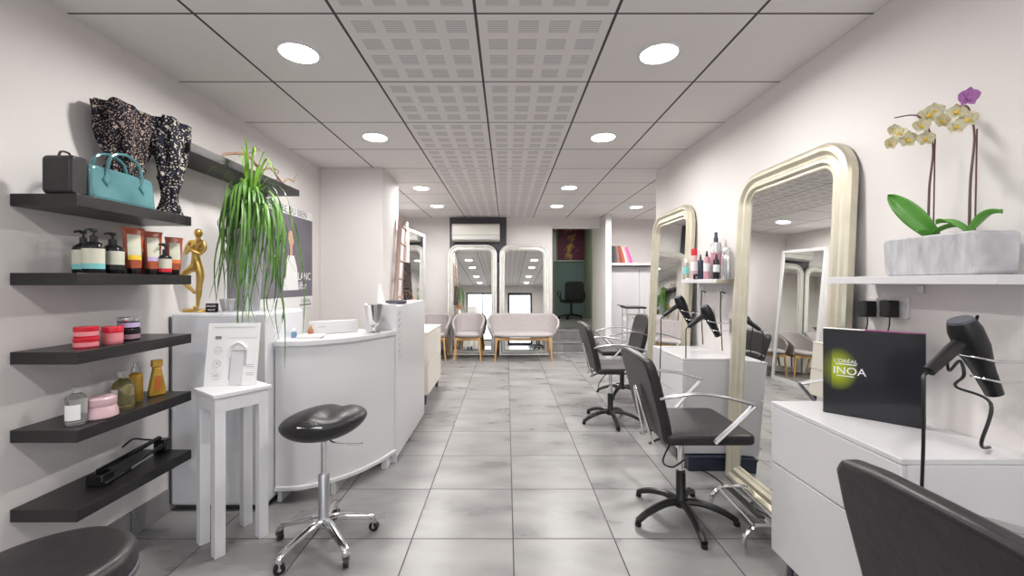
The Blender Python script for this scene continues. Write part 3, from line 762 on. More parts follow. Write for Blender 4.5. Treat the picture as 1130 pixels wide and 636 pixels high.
# low cabinet behind
t = thing('sideboard', 'low cream cabinet on short feet behind the tall counter', 'cabinet', (-1.02, 4.72, 0))
MB().box(-.21, .20, -.42, .42, .105, .735).build('body', M['cream'], t, bevel=.004)
MB().box(-.215, .213, -.425, .425, .735, .752).build('top', M['cream'], t, bevel=.003)
for (z0, z1) in ((.11, .42), (.425, .73)):
    for (y0, y1) in ((-.415, -.003), (.003, .415)):
        MB().box(.20, .213, y0, y1, z0, z1).build('door', M['cream'], t, bevel=.002)
for sx in (-.17, .17):
    for sy in (-.37, .37): MB().lathe([(.016, 0), (.02, .01), (.022, .105)], (sx, sy, 0), 14).build('foot', M['tray'], t)

# wooden ladder with a scarf and a bag
t = thing('wooden_ladder', 'narrow rosy brown wooden ladder standing on the cream cabinet against the pillar', 'ladder', (0, 0, 0))
A0, A1 = Vector((-1.185, 4.38, .754)), Vector((-1.20, 4.74, 2.02))
B0, B1 = Vector((-1.195, 4.74, .754)), Vector((-1.215, 5.10, 2.00))
MB().tube([A0, A1], .026, 4).build('rail', M['ladder'], t)
MB().tube([B0, B1], .020, 4).build('rail', M['ladder'], t)
for k in range(6):
    f = .12 + .16 * k; MB().tube([A0.lerp(A1, f), B0.lerp(B1, f)], .014, 8).build('rung', M['ladder'], t)
t = MB(); cx, cy = -1.21, 4.92
rnd = random.Random(4)
t.grid(lambda u, v: (cx + .045 + (.028 + .022 * v) * math.cos(2 * PI * u) * (1 + .2 * math.sin(10 * PI * u)), cy + (.05 + .05 * v) * math.sin(2 * PI * u), 1.50 - .44 * v), 40, 8, True)
tag(t.build('hanging_scarf', M['leo1']), 'leopard print scarf hanging on the wooden ladder', 'scarf')
t = thing('small_bag', 'small copper brown bag hanging low on the wooden ladder', 'bag', (-1.10, 4.90, 1.02))
MB().box(-.05, .05, -.03, .03, -.05, .05).build('body', M['copper'], t, bevel=.012)
MB().tube(catmull([(-.035, 0, .04), (-.05, 0, .20), (-.07, 0, .20), (.035, 0, .04)], 5), .004, 6).build('strap', M['copper'], t)

# tall mirror cabinet on the left, past the pillar
t = thing('mirror_cabinet', 'tall white cabinet with a mirror front facing across the salon', 'cabinet', (-1.325, 6.19, 0), rz=math.radians(-5))
MB().box(-.40, -.02, -.42, .42, 0, 2.02).build('body', M['white'], t, bevel=.004)
fr = MB()
for a in ((-.42, -.365, 0, 2.02), (.375, .42, 0, 2.02), (-.365, .375, 0, .06), (-.365, .375, 1.975, 2.02)): fr.box(-.02, .006, a[0], a[1], a[2], a[3])
fr.build('mirror_frame', M['white'], t, bevel=.003)
MB().box(-.02, -.008, -.365, .375, .06, 1.975).build('mirror_glass', M['mirror'], t)

# ------------------------------------------------------------------ framed mirrors
def mirror(name, label, w, h, fm, fwid=.12, r=.19, depth=.05, group=None, beads=True):
    t = thing(name, label, 'mirror', group=group)
    n = 10
    # outer outline starting bottom-left going up, over and down; profile offsets inwards
    prof = [(0, 0), (0, .6), (.07, .86), (.18, .98), (.30, .95), (.40, .72), (.46, .62), (.54, .66), (.64, .80), (.74, .80), (.82, .62), (.86, .46), (.93, .50), (1, .40), (1, 0)]
    def outline(d):
        d0 = d; rr = max(r - d0, .035 * 1)
        P = [(-w / 2 + d0, d0)]
        for i in range(n + 1):
            a = PI - PI / 2 * i / n; P.append((-w / 2 + d0 + rr + rr * math.cos(a), h - d0 - rr + rr * math.sin(a)))
        for i in range(n + 1):
            a = PI / 2 - PI / 2 * i / n; P.append((w / 2 - d0 - rr + rr * math.cos(a), h - d0 - rr + rr * math.sin(a)))
        P.append((w / 2 - d0, d0)); return P
    b = MB(); rings = [(outline(u * fwid), k * depth) for u, k in prof]; N_ = len(rings[0][0])
    V = []; Fc = []
    for ring, dep in rings:
        for (x, z) in ring: V.append((x, -dep, z))
    for i in range(len(rings)):
        i2 = (i + 1) % len(rings)
        for j in range(N_):
            j2 = (j + 1) % N_; Fc.append((i * N_ + j, i * N_ + j2, i2 * N_ + j2, i2 * N_ + j))
    b.add(V, Fc); b.build('frame', fm, t, ang=28)
    g = MB(); g.prism(outline(fwid * .98), -.012, -.016, lambda a, c, tt: (a, tt, c)); g.build('glass', M['mirror'], t)
    g = MB(); g.prism(outline(.01), -.010, .004, lambda a, c, tt: (a, tt, c)); plabel(g.build('backing', M['blackwood'], t), 'dark backing board')
    return t
def place_m(m, x, y, rz, tilt):
    m.location = (x, y, 0); m.rotation_euler = (-tilt, 0, rz)
m1 = mirror('framed_mirror', 'large champagne framed mirror nearest, behind the front styling chair', .90, 1.935, M['champ'], group='champagne mirrors along the wall')
place_m(m1, 1.465, 2.285, -PI / 2, math.radians(2.6))
m2 = dup(m1, 'champagne framed mirror further along, behind the far console', (1.465, 3.87, 0))
m3 = mirror('framed_mirror', 'pale silver framed mirror directly under the air conditioner', .87, 1.93, M['silverleaf'], fwid=.10, group='pale mirrors on the back wall')
place_m(m3, -.60, 7.24, 0, math.radians(3.8))
m4 = dup(m3, 'pale silver framed mirror behind the grey bench beside the doorway', (.305, 7.24, 0))

# air conditioner and dark panel
t = tag(MB().box(-1.005, -.002, YB - .03, YB, 1.62, 2.41).build('dark_wall_panel', M['darkpanel'], bevel=.003), 'dark slate panel behind the air conditioner', 'panel')
t = thing('air_conditioner', 'white wall mounted air conditioner above the back mirrors', 'air conditioner', (-.53, YB - .03, 1.98))
b = MB(); b.prism([(0, 0), (0, .30), (-.15, .30), (-.19, .27), (-.20, .10), (-.16, .02), (-.10, 0)], -.41, .41, lambda a, c, tt: (tt, a, c)); b.build('body', M['acwhite'], t, bevel=.008)
MB().box(-.38, .38, -.185, -.16, .025, .045).build('outlet_flap', M['white'], t, bevel=.003)
MB().box(-.405, .405, -.2015, -.198, .098, .102).build('seam', M['tray'], t)
MB().box(.28, .36, -.2, -.195, .06, .08).build('display', M['cool'], t)

# ------------------------------------------------------------------ tub chairs and bench
def tub(name, label, a, bdep, cat, loc, rz, group):
    t = thing(name, label, cat, loc, rz, group)
    zs = .40
    def sp(v, p): return math.copysign(abs(v) ** p, v)
    pw = .75 if a < .4 else .42
    def fn(u, v):
        th = math.radians(-128 + 256 * u); q = abs(th) / math.radians(128)
        Ht = .37 - .20 * max(0, (q - .35) / .65) ** 1.3
        k = .86 + .14 * math.sin(v * PI / 2) + .02 * v
        x = a * k * sp(math.sin(th), pw); y = bdep * k * sp(math.cos(th), .8)
        return (x, y + .05 * v * max(0, math.cos(th)), zs - .03 + v * (Ht))
    b = MB(); b.grid(fn, 41, 9); b.build('shell', M['grey_fabric'], t, solid=.035, sub=1, ang=80)
    def cu(u, v):
        th = 2 * PI * u; pr = [(1e-4, .005), (.9, .0), (1.0, .02), (1.0, .05), (.92, .068), (.5, .075), (1e-4, .075)]
        k, z = pr[int(round(v * 6))]
        return (a * .88 * k * sp(math.sin(th), pw), -.02 + bdep * .90 * k * sp(math.cos(th), .8), zs - .02 + z)
    b = MB(); b.grid(cu, 40, 7, True); b.build('seat_cushion', M['grey_fabric'], t, sub=1, ang=80)
    fx, fy = a * .74, bdep * .70
    f = MB().box(-fx, fx, -fy - .014, -fy + .014, .335, .378).box(-fx, fx, fy - .014, fy + .014, .335, .378).box(-fx, -fx + .028, -fy, fy, .335, .378).box(fx - .028, fx, -fy, fy, .335, .378)
    f.build('seat_frame', M['oak'], t, bevel=.004)
    for sx in (-1, 1):
        for sy in (-1, 1):
            MB().tube([(sx * (fx + .035), sy * (fy + .03), 0), (sx * fx, sy * fy, .375)], [.011, .019], 10).build('leg', M['oak'], t)
    return t
G = 'grey tub seats with oak legs'
tub('armchair', 'grey fabric tub armchair with oak legs, partly hidden by the cream cabinet', .24, .25, 'armchair', (-1.185, 6.87, 0), 0, G)
tub('armchair', 'grey fabric tub armchair with oak legs beside the bench', .245, .25, 'armchair', (-.625, 6.87, 0), 0, G)
tub('bench', 'two seat grey fabric bench with curved back and oak legs', .57, .26, 'bench', (.27, 6.87, 0), 0, None)

# ------------------------------------------------------------------ styling chairs
def styling_chair(label):
    t = thing('styling_chair', label, 'chair', group='black styling chairs')
    for k in range(5):
        a = math.radians(54 + 72 * k); c, s = math.cos(a), math.sin(a)
        pts = catmull([(c * .02, s * .02, .085), (c * .10, s * .10, .088), (c * .20, s * .20, .062), (c * .272, s * .272, .026)], 5)
        l = MB().tube(pts, [.024, .018], 8, .8).build('base_leg', M['black'], t)
        MB().lathe([(.015, 0), (.017, .004), (.015, .022)], (c * .27, s * .27, 0), 12).build('foot_pad', M['black'], l)
    MB().lathe([(.034, .06), (.036, .07), (.034, .10), (.025, .115), (.025, .25), (.020, .255)], n=20).build('column_cover', M['black'], t)
    MB().lathe([(.017, .25), (.017, .455)], n=18).build('gas_lift', M['chrome'], t)
    MB().box(-.10, .12, -.09, .09, .452, .472).build('seat_plate', M['black'], t, bevel=.004)
    MB().prism(rrect(.445, .47, .04, 5, .055, 0), .472, .522).build('seat', M['leather'], t, bevel=.014, seg=3)
    # backrest: slab leaning away from the sitter
    def place(a, c, tt):        # a = across (y), c = up along the slab, tt = thickness (towards -x)
        return (-.130 - .105 * (c / .42) - tt + .05 * (a / .24) ** 2 * .3, a, .475 + c)
    ol = [(-.215, 0), (.215, 0), (.235, .12), (.24, .30), (.232, .385), (.205, .415), (.12, .427), (0, .43), (-.12, .427), (-.205, .415), (-.232, .385), (-.24, .30), (-.235, .12)]
    MB().prism(ol, 0, .052, place).build('backrest', M['leather'], t, bevel=.016, seg=3)
    for sy in (-1, 1):
        P = catmull([(-.195, sy * .230, .702), (-.13, sy * .256, .722), (-.03, sy * .268, .735), (.10, sy * .268, .72), (.243, sy * .268, .683)], 6)
        P2 = [Vector((.243, sy * .268, .683)), Vector((.16, sy * .266, .60)), Vector((.06, sy * .250, .495))]
        MB().tube(P, .019, 8, .42).tube(catmull(P2, 4), .017, 8, .5).build('armrest', M['satin'], t)
    # chrome fork on the rear of the backrest
    def bk(a, z): return (-.130 - .105 * ((z - .475) / .42) - .060, a, z)
    MB().tube(catmull([bk(-.075, .42), bk(-.06, .50), bk(-.022, .67), bk(-.008, .70), bk(.008, .70), bk(.022, .67), bk(.06, .50), bk(.075, .42)], 4), .011, 8, .7).build('rear_fork', M['chrome'], t)
    MB().tube([(-.2, -.075, .425), (-.1, -.06, .455)], .008, 8).tube([(-.2, .075, .425), (-.1, .06, .455)], .008, 8).build('fork_mount', M['chrome'], t)
    MB().tube(catmull([(-.03, -.03, .45), (-.09, -.06, .40), (-.13, -.09, .335), (-.10, -.14, .33), (-.03, -.12, .36)], 6), .0045, 6).build('pump_lever', M['black'], t)
    return t
c0 = styling_chair('black styling chair in front of the nearest champagne mirror, beside the chrome footrest')
c0.location = (.943, 2.266, 0)
dup(c0, 'black styling chair further back, in front of the second champagne mirror', (.95, 3.83, 0))
dup(c0, 'black styling chair back close up in the corner, cut by the frame', (.99, .70, 0))
dup(c0, 'black styling chair turned the other way beside the white trolley alcove', (1.31, 4.75, 0), PI)

# footrest
t = thing('footrest', 'chrome tube footrest on the floor under the large champagne mirror', 'footrest', (0, 0, 0))
for (y, x0) in ((2.39, 1.20), (2.005, 1.165)):
    MB().tube(catmull([(x0 - .03, y, .0), (x0 - .025, y, .05), (x0 + .02, y, .095), (x0 + .10, y, .10), (x0 + .16, y, .098), (x0 + .20, y, .06), (x0 + .205, y, 0)], 6), .013, 10).build('end_loop', M['chrome'], t)
for dx in (.02, .10, .15):
    MB().tube([(1.19 + dx, 2.39, .098), (1.165 + dx, 2.005, .098)], .009 if dx < .15 else .007, 8).build('bar', M['chrome'], t)
MB().box(1.235, 1.275, 2.06, 2.36, .107, .113).build('tread', M['black'], t, bevel=.002)

# consoles
def console(label, x0, y0, y1, loc0=0):
    t = thing('styling_console', label, 'cabinet', (x0, y0, 0), group='white styling consoles')
    L_ = y1 - y0; D = XR - x0 - .002
    MB().box(.018, D, 0, L_, .105, .732).build('body', M['white'], t, bevel=.003)
    MB().box(0, D, 0, L_, .733, .750).build('top', M['white'], t, bevel=.002)
    MB().box(0, .018, .001, L_ - .001, .105, .487).build('drawer', M['white'], t, bevel=.002)
    MB().box(0, .018, .001, L_ - .001, .492, .731).build('drawer', M['white'], t, bevel=.002)
    for px in (.05, D - .05):
        for py in (.05, L_ - .05): MB().lathe([(.009, 0), (.012, .004), (.012, .106)], (px, py, 0), 12).build('foot', M['tray'], t)
    return t
console('glossy white two drawer console under the black carton', 1.158, 1.228, 1.832)
console('glossy white two drawer console under the hanging hair dryers', 1.195, 2.84, 3.42)

# black carton with lime print (local: x across, y depth, z up; front at y=0)
t = thing('product_carton', 'large glossy black carton with a lime green glow and white lettering', 'carton', (1.371, 1.5745, .75), rz=math.atan2(-.205, .208))
MB().box(-.146, .146, 0, .045, 0, .335).build('carton', M['boxart'], t, bevel=.0015)
MB().box(-.02, .146, .001, .044, .335, .3365).build('top_edge', M['magenta'], t)
MB().box(-.146, -.02, .001, .044, .335, .3365).build('top_flap', M['paper'], t)
text('lettering', "L'ORÉAL", .0195, M['whiteink'], t, (-.075, -.0008, .212), R9, 1.0)
MB().box(-.106, -.042, -.0013, -.0003, .1985, .2022).build('lettering_bar', M['whiteink'], t)
text('lettering', 'INOA', .040, M['whiteink'], t, (-.064, -.0008, .174), R9, 1.0)
MB().box(-.103, -.050, -.0013, -.0003, .153, .1562).build('lettering_bar', M['whiteink'], t)

# wall shelves on the mirror side
def rshelf(label, x0, y0, y1, zt):
    t = thing('wall_shelf', label, 'shelf', (x0, y0, zt), group='white shelves between the mirrors')
    MB().box(0, XR - x0 - .001, 0, y1 - y0, -.028, 0).build('board', M['white'], t, bevel=.0015)
    return t
s1 = rshelf('white wall shelf carrying the orchid planter', 1.36, 1.16, 1.775, 1.291)
for z in (.018, -.062):
    MB().box(XR - 1.36 - .006, XR - 1.36 - .001, .40, .425, z, z + .028).build('bracket', M['satin'], s1, bevel=.001)
s2 = rshelf('white wall shelf carrying hair products beyond the large mirror', 1.40, 2.80, 3.36, 1.291)
plabel(MB().box(0.002, XR - 1.40 - .002, -.002, 0, -.026, -.002).build('edge_strip', M['champ'], s2), 'beige end edge')

# planter and orchids
t = tag(MB().prism(rrect(.31, .135, .018, 4), -.065, .065, lambda a, c, tt: (tt * (1 + .03 * c / .0675), a * (1 + .015 * c / .0675), c + .0675)).build('stone_planter', M['stone'], bevel=.006, loc=(1.465, 1.40, 1.291)),
        'grey textured stone planter on the white wall shelf', 'planter')
def orchid(label, x, y, h, flowers, leaves, seed, bend):
    t = thing('orchid', label, 'orchid', (x, y, 1.42), group='orchids in the stone planter')
    rnd = random.Random(seed)
    st = catmull([(0, 0, 0), (.004, .0, h * .4), (.012, -.004, h * .75), (bend * .3, 0, h * .97), (bend, .02, h * .98)], 8)
    MB().tube(st, [.0042, .0018], 7).build('flower_stem', M['stem'], t)
    MB().tube([(.012, -.006, 0), (.016, -.008, h * .8)], .0022, 6).build('support_stick', M['stem'], t)
    for (az, ln, up, w) in leaves:
        c, s = math.cos(az), math.sin(az); b = MB()
        def fn(u, v, c=c, s=s, ln=ln, up=up, w=w):
            r = ln * v; z = up * math.sin(v * PI * .62) ; ww = w * (math.sin(PI * min(1, v * .93 + .07)) ** .6)
            q = (u - .5) * 2
            return (c * r - s * ww * q, s * r + c * ww * q, z + abs(q) * .012)
        b.grid(fn, 7, 12); b.build('leaf', M['orchidleaf'], t, solid=.002, ang=80)
    if seed == 2:
        e = Vector((.7, -.7, 0)); b = MB()
        def fn(u, v):
            q = (u - .5) * 2; ww = .034 * math.sin(PI * min(1, v * .9 + .1)) ** .6
            p = e * (.02 - .125 * v ** .9) + Vector((0, 0, .17 * v ** .85)) + (e * .72 + Vector((0, 0, .62))) * ww * q
            return tuple(p + Vector((-.7, -.7, 0)) * (.05 * v * (1 - v) + .010 * abs(q)))
        b.grid(fn, 9, 14); b.build('leaf', M['orchidleaf'], t, solid=.002, ang=80)
    for (fx, fy, fz, sc, pm) in flowers:
        b = MB(); base = Vector((fx, fy, fz))
        yaw = math.radians(-125) + rnd.uniform(-.5, .5); tilt = rnd.uniform(-.3, .3)
        R_ = Matrix.Rotation(yaw, 3, 'Z') @ Matrix.Rotation(tilt, 3, 'Y')
        for k, (an, L_, w) in enumerate(((90, 1, .40), (162, 1, .62), (18, 1, .62), (234, .95, .38), (306, .95, .38))):
            an = math.radians(an); ca, sa = math.cos(an), math.sin(an)
            def fn(u, v, ca=ca, sa=sa, L_=L_, w=w):
                r = .030 * sc * L_ * v; ww = .030 * sc * w * math.sin(PI * min(1, .12 + .88 * v)) ** .7; q = (u - .5) * 2
                p = Vector((.008 * sc * (v ** 2) * .6 + .003 * abs(q), ca * r - sa * ww * q, sa * r + ca * ww * q))
                return tuple(base + R_ @ p)
            b.grid(fn, 5, 7)
        f = b.build('flower', pm, t, ang=80, solid=.0008)
        MB().sphere(base + R_ @ Vector((.008 * sc, 0, -.004 * sc)), .0065 * sc, 8).build('flower_lip', M['petalpurple'] if pm is M['petalpurple'] else M['yellow'], f)
    return t
pp = M['petal']
orchid('pale yellow orchid spray with one large upright leaf in the stone planter', 1.47, 1.46, .44,
       [(-.105, .03, .345, .8, pp), (-.08, .02, .375, .8, pp), (-.055, .02, .355, 1, pp), (-.035, -.01, .39, .9, pp), (-.01, .0, .35, .9, pp), (.0, .0, .43, 1.1, pp), (.02, .0, .445, 1, pp), (-.075, .05, .40, .7, pp), (.015, -.03, .40, .9, pp)],
       [(math.radians(-60), .08, .035, .022), (math.radians(200), .06, .02, .016)], 2, -.10)
orchid('orchid with purple topped blooms at the near end of the stone planter', 1.475, 1.335, .42,
       [(-.005, 0, .44, 1.0, M['petalpurple']), (-.02, .02, .40, .9, pp), (.0, .0, .37, .9, pp), (-.03, .01, .35, .8, pp)],
       [(math.radians(100), .09, .05, .026), (math.radians(-80), .08, .06, .026)], 6, -.01)

# sockets and adapters on the wall by the carton
def socket(label, y, z, w=.085):
    t = thing('wall_socket', label, 'socket', (XR, y, z), group='white wall sockets')
    MB().prism(rrect(w, .085, .008, 3), -.010, 0, lambda a, c, tt: (tt, a, c)).build('plate', M['cyl'], t, bevel=.002)
    MB().at(-.010, 0, 0, ry=PI / 2).lathe([(.021, -.003), (.021, .001), (.018, .001), (.017, .006)], n=20).build('outlet', M['cyl'], t)
    return t
def adapter(label, y, z):
    t = thing('power_adapter', label, 'adapter', (XR - .0165, y, z), group='black plug adapters')
    MB().box(-.045, 0, -.021, .021, -.035, .032).build('body', M['black'], t, bevel=.004)
    MB().box(-.035, -.005, .0215, .022, -.02, .02).build('rating_label', M['textl'], t)
    MB().tube(catmull([(-.02, 0, -.033), (-.022, .0, -.07), (-.03, .004, -.12), (-.03, .0, -.21)], 5), .0025, 6).build('cord', M['black'], t)
    return t
for i, (px, la, lb) in enumerate(((968, 'white wall socket further from the orchid, holding a black adapter', 'black plug adapter nearer the champagne mirror'),
                                  (993, 'white wall socket under the stone planter, holding a black adapter', 'black plug adapter under the stone planter'))):
    y = XR * F / (px - 559); z = CZ - (340 - 311.5) * y / F
    socket(la, y, z); adapter(lb, y + .004, z - .002)
for px, la in ((775, 'white wall socket between the mirrors, further along'), (795, 'white wall socket between the mirrors, nearer the large mirror')):
    y = XR * F / (px - 559); y = max(y, 2.93); socket(la, y, 1.195)

# hair dryers
def dryer(label):
    t = thing('hair_dryer', label, 'hair dryer', group='black hair dryers in wall holders')
    # origin at the barrel middle; barrel slopes down towards the wall, handle towards the room
    a0, a1 = Vector((-.045, 0, .105)), Vector((.05, 0, -.10))
    MB().tube([a0, a0.lerp(a1, .12), a0.lerp(a1, .35), a0.lerp(a1, .6), a0.lerp(a1, .75)], [.030, .037, .037, .027, .023], 20).build('barrel', M['black'], t)
    MB().tube([a0.lerp(a1, .75), a0.lerp(a1, 1.0)], [.024, .020], 20).build('nozzle', M['gloss'], t)
    g = MB().tube([a0 - (a1 - a0).normalized() * .006, a0 + (a1 - a0).normalized() * .004], [.027, .031], 20); g.build('rear_grille', M['tray'], t)
    MB().tube(catmull([(-.035, 0, .045), (-.07, -.006, .03), (-.12, -.02, .0), (-.165, -.03, -.03)], 5), [.019, .014], 12).build('handle', M['black'], t)
    MB().tube(catmull([(-.165, -.03, -.03), (-.185, -.035, -.045), (-.190, -.04, -.08), (-.190, -.04, -.22), (-.196, -.04, -.40), (-.20, -.04, -.60)], 6), .0042, 6).build('cord', M['black'], t)
    return t
def holder(label, x, y, z):
    t = thing('dryer_holder', label, 'holder', (x, y, z), group='wall holders for hair dryers')
    for dz, r, dx in ((.0, .040, .002), (-.06, .032, .03)):
        c = Vector((dx, 0, dz)); P = [c + Vector((r * math.cos(q * PI / 8), r * math.sin(q * PI / 8), -.25 * r * math.cos(q * PI / 8))) for q in range(16)]
        MB().tube(P, .0028, 6, closed=True).build('ring', M['chrome'], t)
    MB().tube([(.04, 0, -.01), (XR - x, 0, -.01)], .005, 8).tube([(.06, 0, -.07), (XR - x - .02, 0, -.06)], .004, 8).build('arm', M['chrome'], t)
    MB().box(XR - x - .008, XR - x, -.02, .02, -.08, .02).build('wall_plate', M['satin'], t, bevel=.002)
    return t
hd1 = dryer('black hair dryer hanging nearest the large mirror'); hd1.location = (1.415, 2.90, .995)
holder('chrome dryer holder on the wall nearest the large mirror', 1.415, 2.90, .995)
dup(hd1, 'black hair dryer hanging nearer the second mirror', (1.34, 3.16, 1.05)); holder('chrome dryer holder on the wall nearer the second mirror', 1.34, 3.16, 1.05)
dup(hd1, 'black hair dryer cut by the frame in front of the black carton', (1.325, 1.18, 1.055)); holder('chrome dryer holder beside the black carton', 1.325, 1.18, 1.055)
for (y, z, label) in ((3.25, 1.19, 'black mains cord plugged into the socket by the second mirror'), (2.96, 1.19, 'black mains cord plugged into the socket by the large mirror')):
    b = MB().tube(catmull([(XR - .012, y, z), (XR - .045, y, z + .01), (XR - .06, y - .03, z - .02), (XR - .065, y - .035, z - .15), (XR - .05, y - .03, z - .40)], 6), .0042, 6)
    tag(b.build('mains_cord', M['black']), label, 'cord')
b = MB().tube(catmull([(1.53, 1.36, 1.16), (1.47, 1.33, 1.10), (1.46, 1.38, 1.05), (1.50, 1.42, .97), (1.44, 1.33, 1.02), (1.42, 1.30, .98), (1.46, 1.36, .93), (1.48, 1.28, .90), (1.44, 1.27, .78), (1.50, 1.3, .757)], 8), .0045, 6)
tag(b.build('tangled_cord', M['black']), 'black tangled cord behind the end of the black carton', 'cord')
b = MB().tube(catmull([(1.54, 3.5, .006), (1.35, 3.3, .006), (1.2, 2.9, .006), (1.33, 2.78, .006), (1.38, 2.4, .006), (1.5, 1.95, .006)], 8), .004, 6)
tag(b.build('floor_cord', M['black']), 'black cord running along the floor behind the styling chairs', 'cord')
# dark block standing in for the shade under the far console
t = thing('under_console_shade', 'dark low block standing in for the shade under the far white console', 'box', (1.42, 2.87, 0))
MB().box(-.20, .12, -.06, .10, 0, .085).build('box', M['navy'], t, bevel=.004)
MB().box(-.205, .125, -.065, .105, .085, .098).build('lid', M['navy'], t, bevel=.003)  # wider top layer of the shade block

# products on the far wall shelf
ZP = 1.291
def can(label, px, X, r, h, body, cap, band=None, tip=True, name='product_bottle', cat='bottle'):
    y = X * F / (px - 559)
    t = thing(name, label, cat, (X, y, ZP), group='hair products on the white shelf')
    MB().lathe([(r * .92, 0), (r, .004), (r, h * .74), (r * .85, h * .78), (r * .45, h * .80)], n=20).build('bottle', body, t)
    if tip: MB().lathe([(r * .42, h * .79), (r * .42, h * .88), (r * .30, h * .90), (r * .28, h)], n=14).build('cap', cap, t)
    else: MB().lathe([(r * .9, h * .78), (r * .9, h * .97), (r * .8, h)], n=18).build('cap', cap, t)
    if band: MB().lathe([(r * 1.01, h * .28), (r * 1.015, h * .29), (r * 1.015, h * .56), (r * 1.01, h * .57)], n=20).build('label_band', band, t)
    return t
can('whitish bottle at the far end of the product shelf', 757, 1.44, .022, .17, M['clear'], M['paper'], M['tealband'])
can('pale pink bottle with a bright red cap', 766, 1.44, .024, .235, M['pinkjar'], M['red'], M['paper'], tip=False)
can('small navy bottle beside the red capped bottle', 773, 1.43, .020, .18, M['navy'], M['black'])
can('rose bottle with a dark nozzle in the middle of the product shelf', 780, 1.43, .022, .20, M['pinkc'], M['black'], M['paper'])
can('tall dark spray can, tallest on the product shelf', 790, 1.50, .036, .335, M['silverc'], M['navy'], M['pinkc'], name='spray_can', cat='spray can')
can('small black bottle with a white label in front of the tall spray can', 790.5, 1.425, .020, .17, M['gloss'], M['black'], M['paper'])
can('slim silver can standing behind the black bottle', 800.5, 1.52, .020, .22, M['silverc'], M['silverc'], tip=False, name='spray_can', cat='spray can')
can('silver ribbed can at the near end of the product shelf', 803, 1.455, .020, .205, M['silverc'], M['silverc'], tip=False, name='spray_can', cat='spray can')
jar('small dark low jar at the front of the product shelf', 1.415, 3.12, ZP, .022, .04, M['gloss'], M['darklabel'], M['black'])
t = thing('white_tray', 'white low tray at the far end of the product shelf', 'tray', (1.455, 3.27, ZP))
# kept shallow so bottles stand clear of it
MB().prism(rrect(.09, .07, .01, 3), 0, .012).build('tray', M['white'], t, bevel=.002)

# ------------------------------------------------------------------ saddle stool
def star_base(t, R_, ph, zt, chrome=M['chrome']):
    for k in range(5):
        a = math.radians(ph + 72 * k); c, s = math.cos(a), math.sin(a)
        pts = catmull([(c * .015, s * .015, zt), (c * R_ * .3, s * R_ * .3, zt + .002), (c * R_ * .8, s * R_ * .8, zt - .028), (c * R_, s * R_, zt - .045), (c * R_, s * R_, zt - .07)], 5)
        l = MB().tube(pts, [.025, .014], 10, .8).build('base_leg', chrome, t)
        w = MB().at(c * R_, s * R_, .024, rz=a + 1.0).tube([(-.011, 0, 0), (.011, 0, 0)], .024, 16).build('caster_wheel', M['black'], l)
        MB().at(c * R_, s * R_, .024, rz=a + 1.0).tube([(-.017, 0, .006), (-.017, 0, .032), (.017, 0, .032), (.017, 0, .006)], .004, 6).tube([(-.0155, 0, 0), (.0155, 0, 0)], .008, 10).build('caster_fork', chrome, l)
t = thing('saddle_stool', 'black saddle seat stool on a chrome five wheel base', 'stool', (-.885, 2.03, 0))
star_base(t, .235, 28, .115)
MB().lathe([(.030, .09), (.033, .10), (.026, .125), (.026, .335), (.021, .345)], n=24).build('column', M['satin'], t)
MB().lathe([(.015, .34), (.015, .50)], n=18).build('gas_lift', M['chrome'], t)
def saddle(u, v):
    th = 2 * PI * u; c, s = math.cos(th), math.sin(th)
    # x across: raised wings either side, dip in the middle, nose towards the viewer
    ph = PI * v; r = math.sin(ph); zz = -math.cos(ph)
    x = .202 * r * math.copysign(abs(c) ** .9, c); y = .165 * r * s
    q = x / .2
    zt = .062 * zz if zz > 0 else .092 * (abs(zz) ** 1.2) * -1
    z = .60 + zt + .020 * q + (.022 * math.exp(-((q + .15) / .35) ** 2) * (1 if zz > 0 else 0) * (.4 - y / .165 * .6)) - (.013 * math.exp(-((q - .28) / .16) ** 2) if zz > 0 else 0) * (.8 + .5 * y / .165)
    return (x, y, z)
b = MB(); b.grid(saddle, 48, 25, True); b.build('seat', M['leather'], t, ang=80)
MB().tube(catmull([(.030, 0, .50), (.08, -.01, .488), (.178, -.012, .488), (.188, -.012, .498)], 5), .005, 8).build('lift_lever', M['chrome'], t)
text('lettering', "L'ORÉAL", .020, M['silverc'], t, (.005, -.1530, .634), (math.radians(58), 0, 0), 1, ext=.003)
MB().at(.005, -.1600, .618, rx=-.5).box(-.055, .055, -.003, .003, -.0022, .0022).build('lettering_bar', M['whiteink'], t)

t = thing('round_stool', 'black round seat stool cut by the bottom corner of the frame', 'stool', (-1.19, 1.065, 0))
star_base(t, .22, 20, .115)
MB().lathe([(.028, .09), (.026, .12), (.026, .34), (.016, .345), (.016, .46)], n=20).build('column', M['satin'], t)
MB().lathe([(.05, .455), (.16, .458), (.188, .475), (.192, .50), (.190, .525), (.180, .545), (.16, .551), (.08, .548), (.001, .546)], n=48).build('seat', M['leather'], t, ang=60)
MB().lathe([(.189, .470), (.1945, .474), (.1945, .486), (.190, .490)], n=48).build('rim', M['tray'], t)

# ------------------------------------------------------------------ white pedestal table and acrylic sign
ang = math.radians(55)
t = thing('pedestal_table', 'tall narrow white square table holding the acrylic sign', 'table', (-1.352, 2.07, 0), rz=ang - PI / 2)
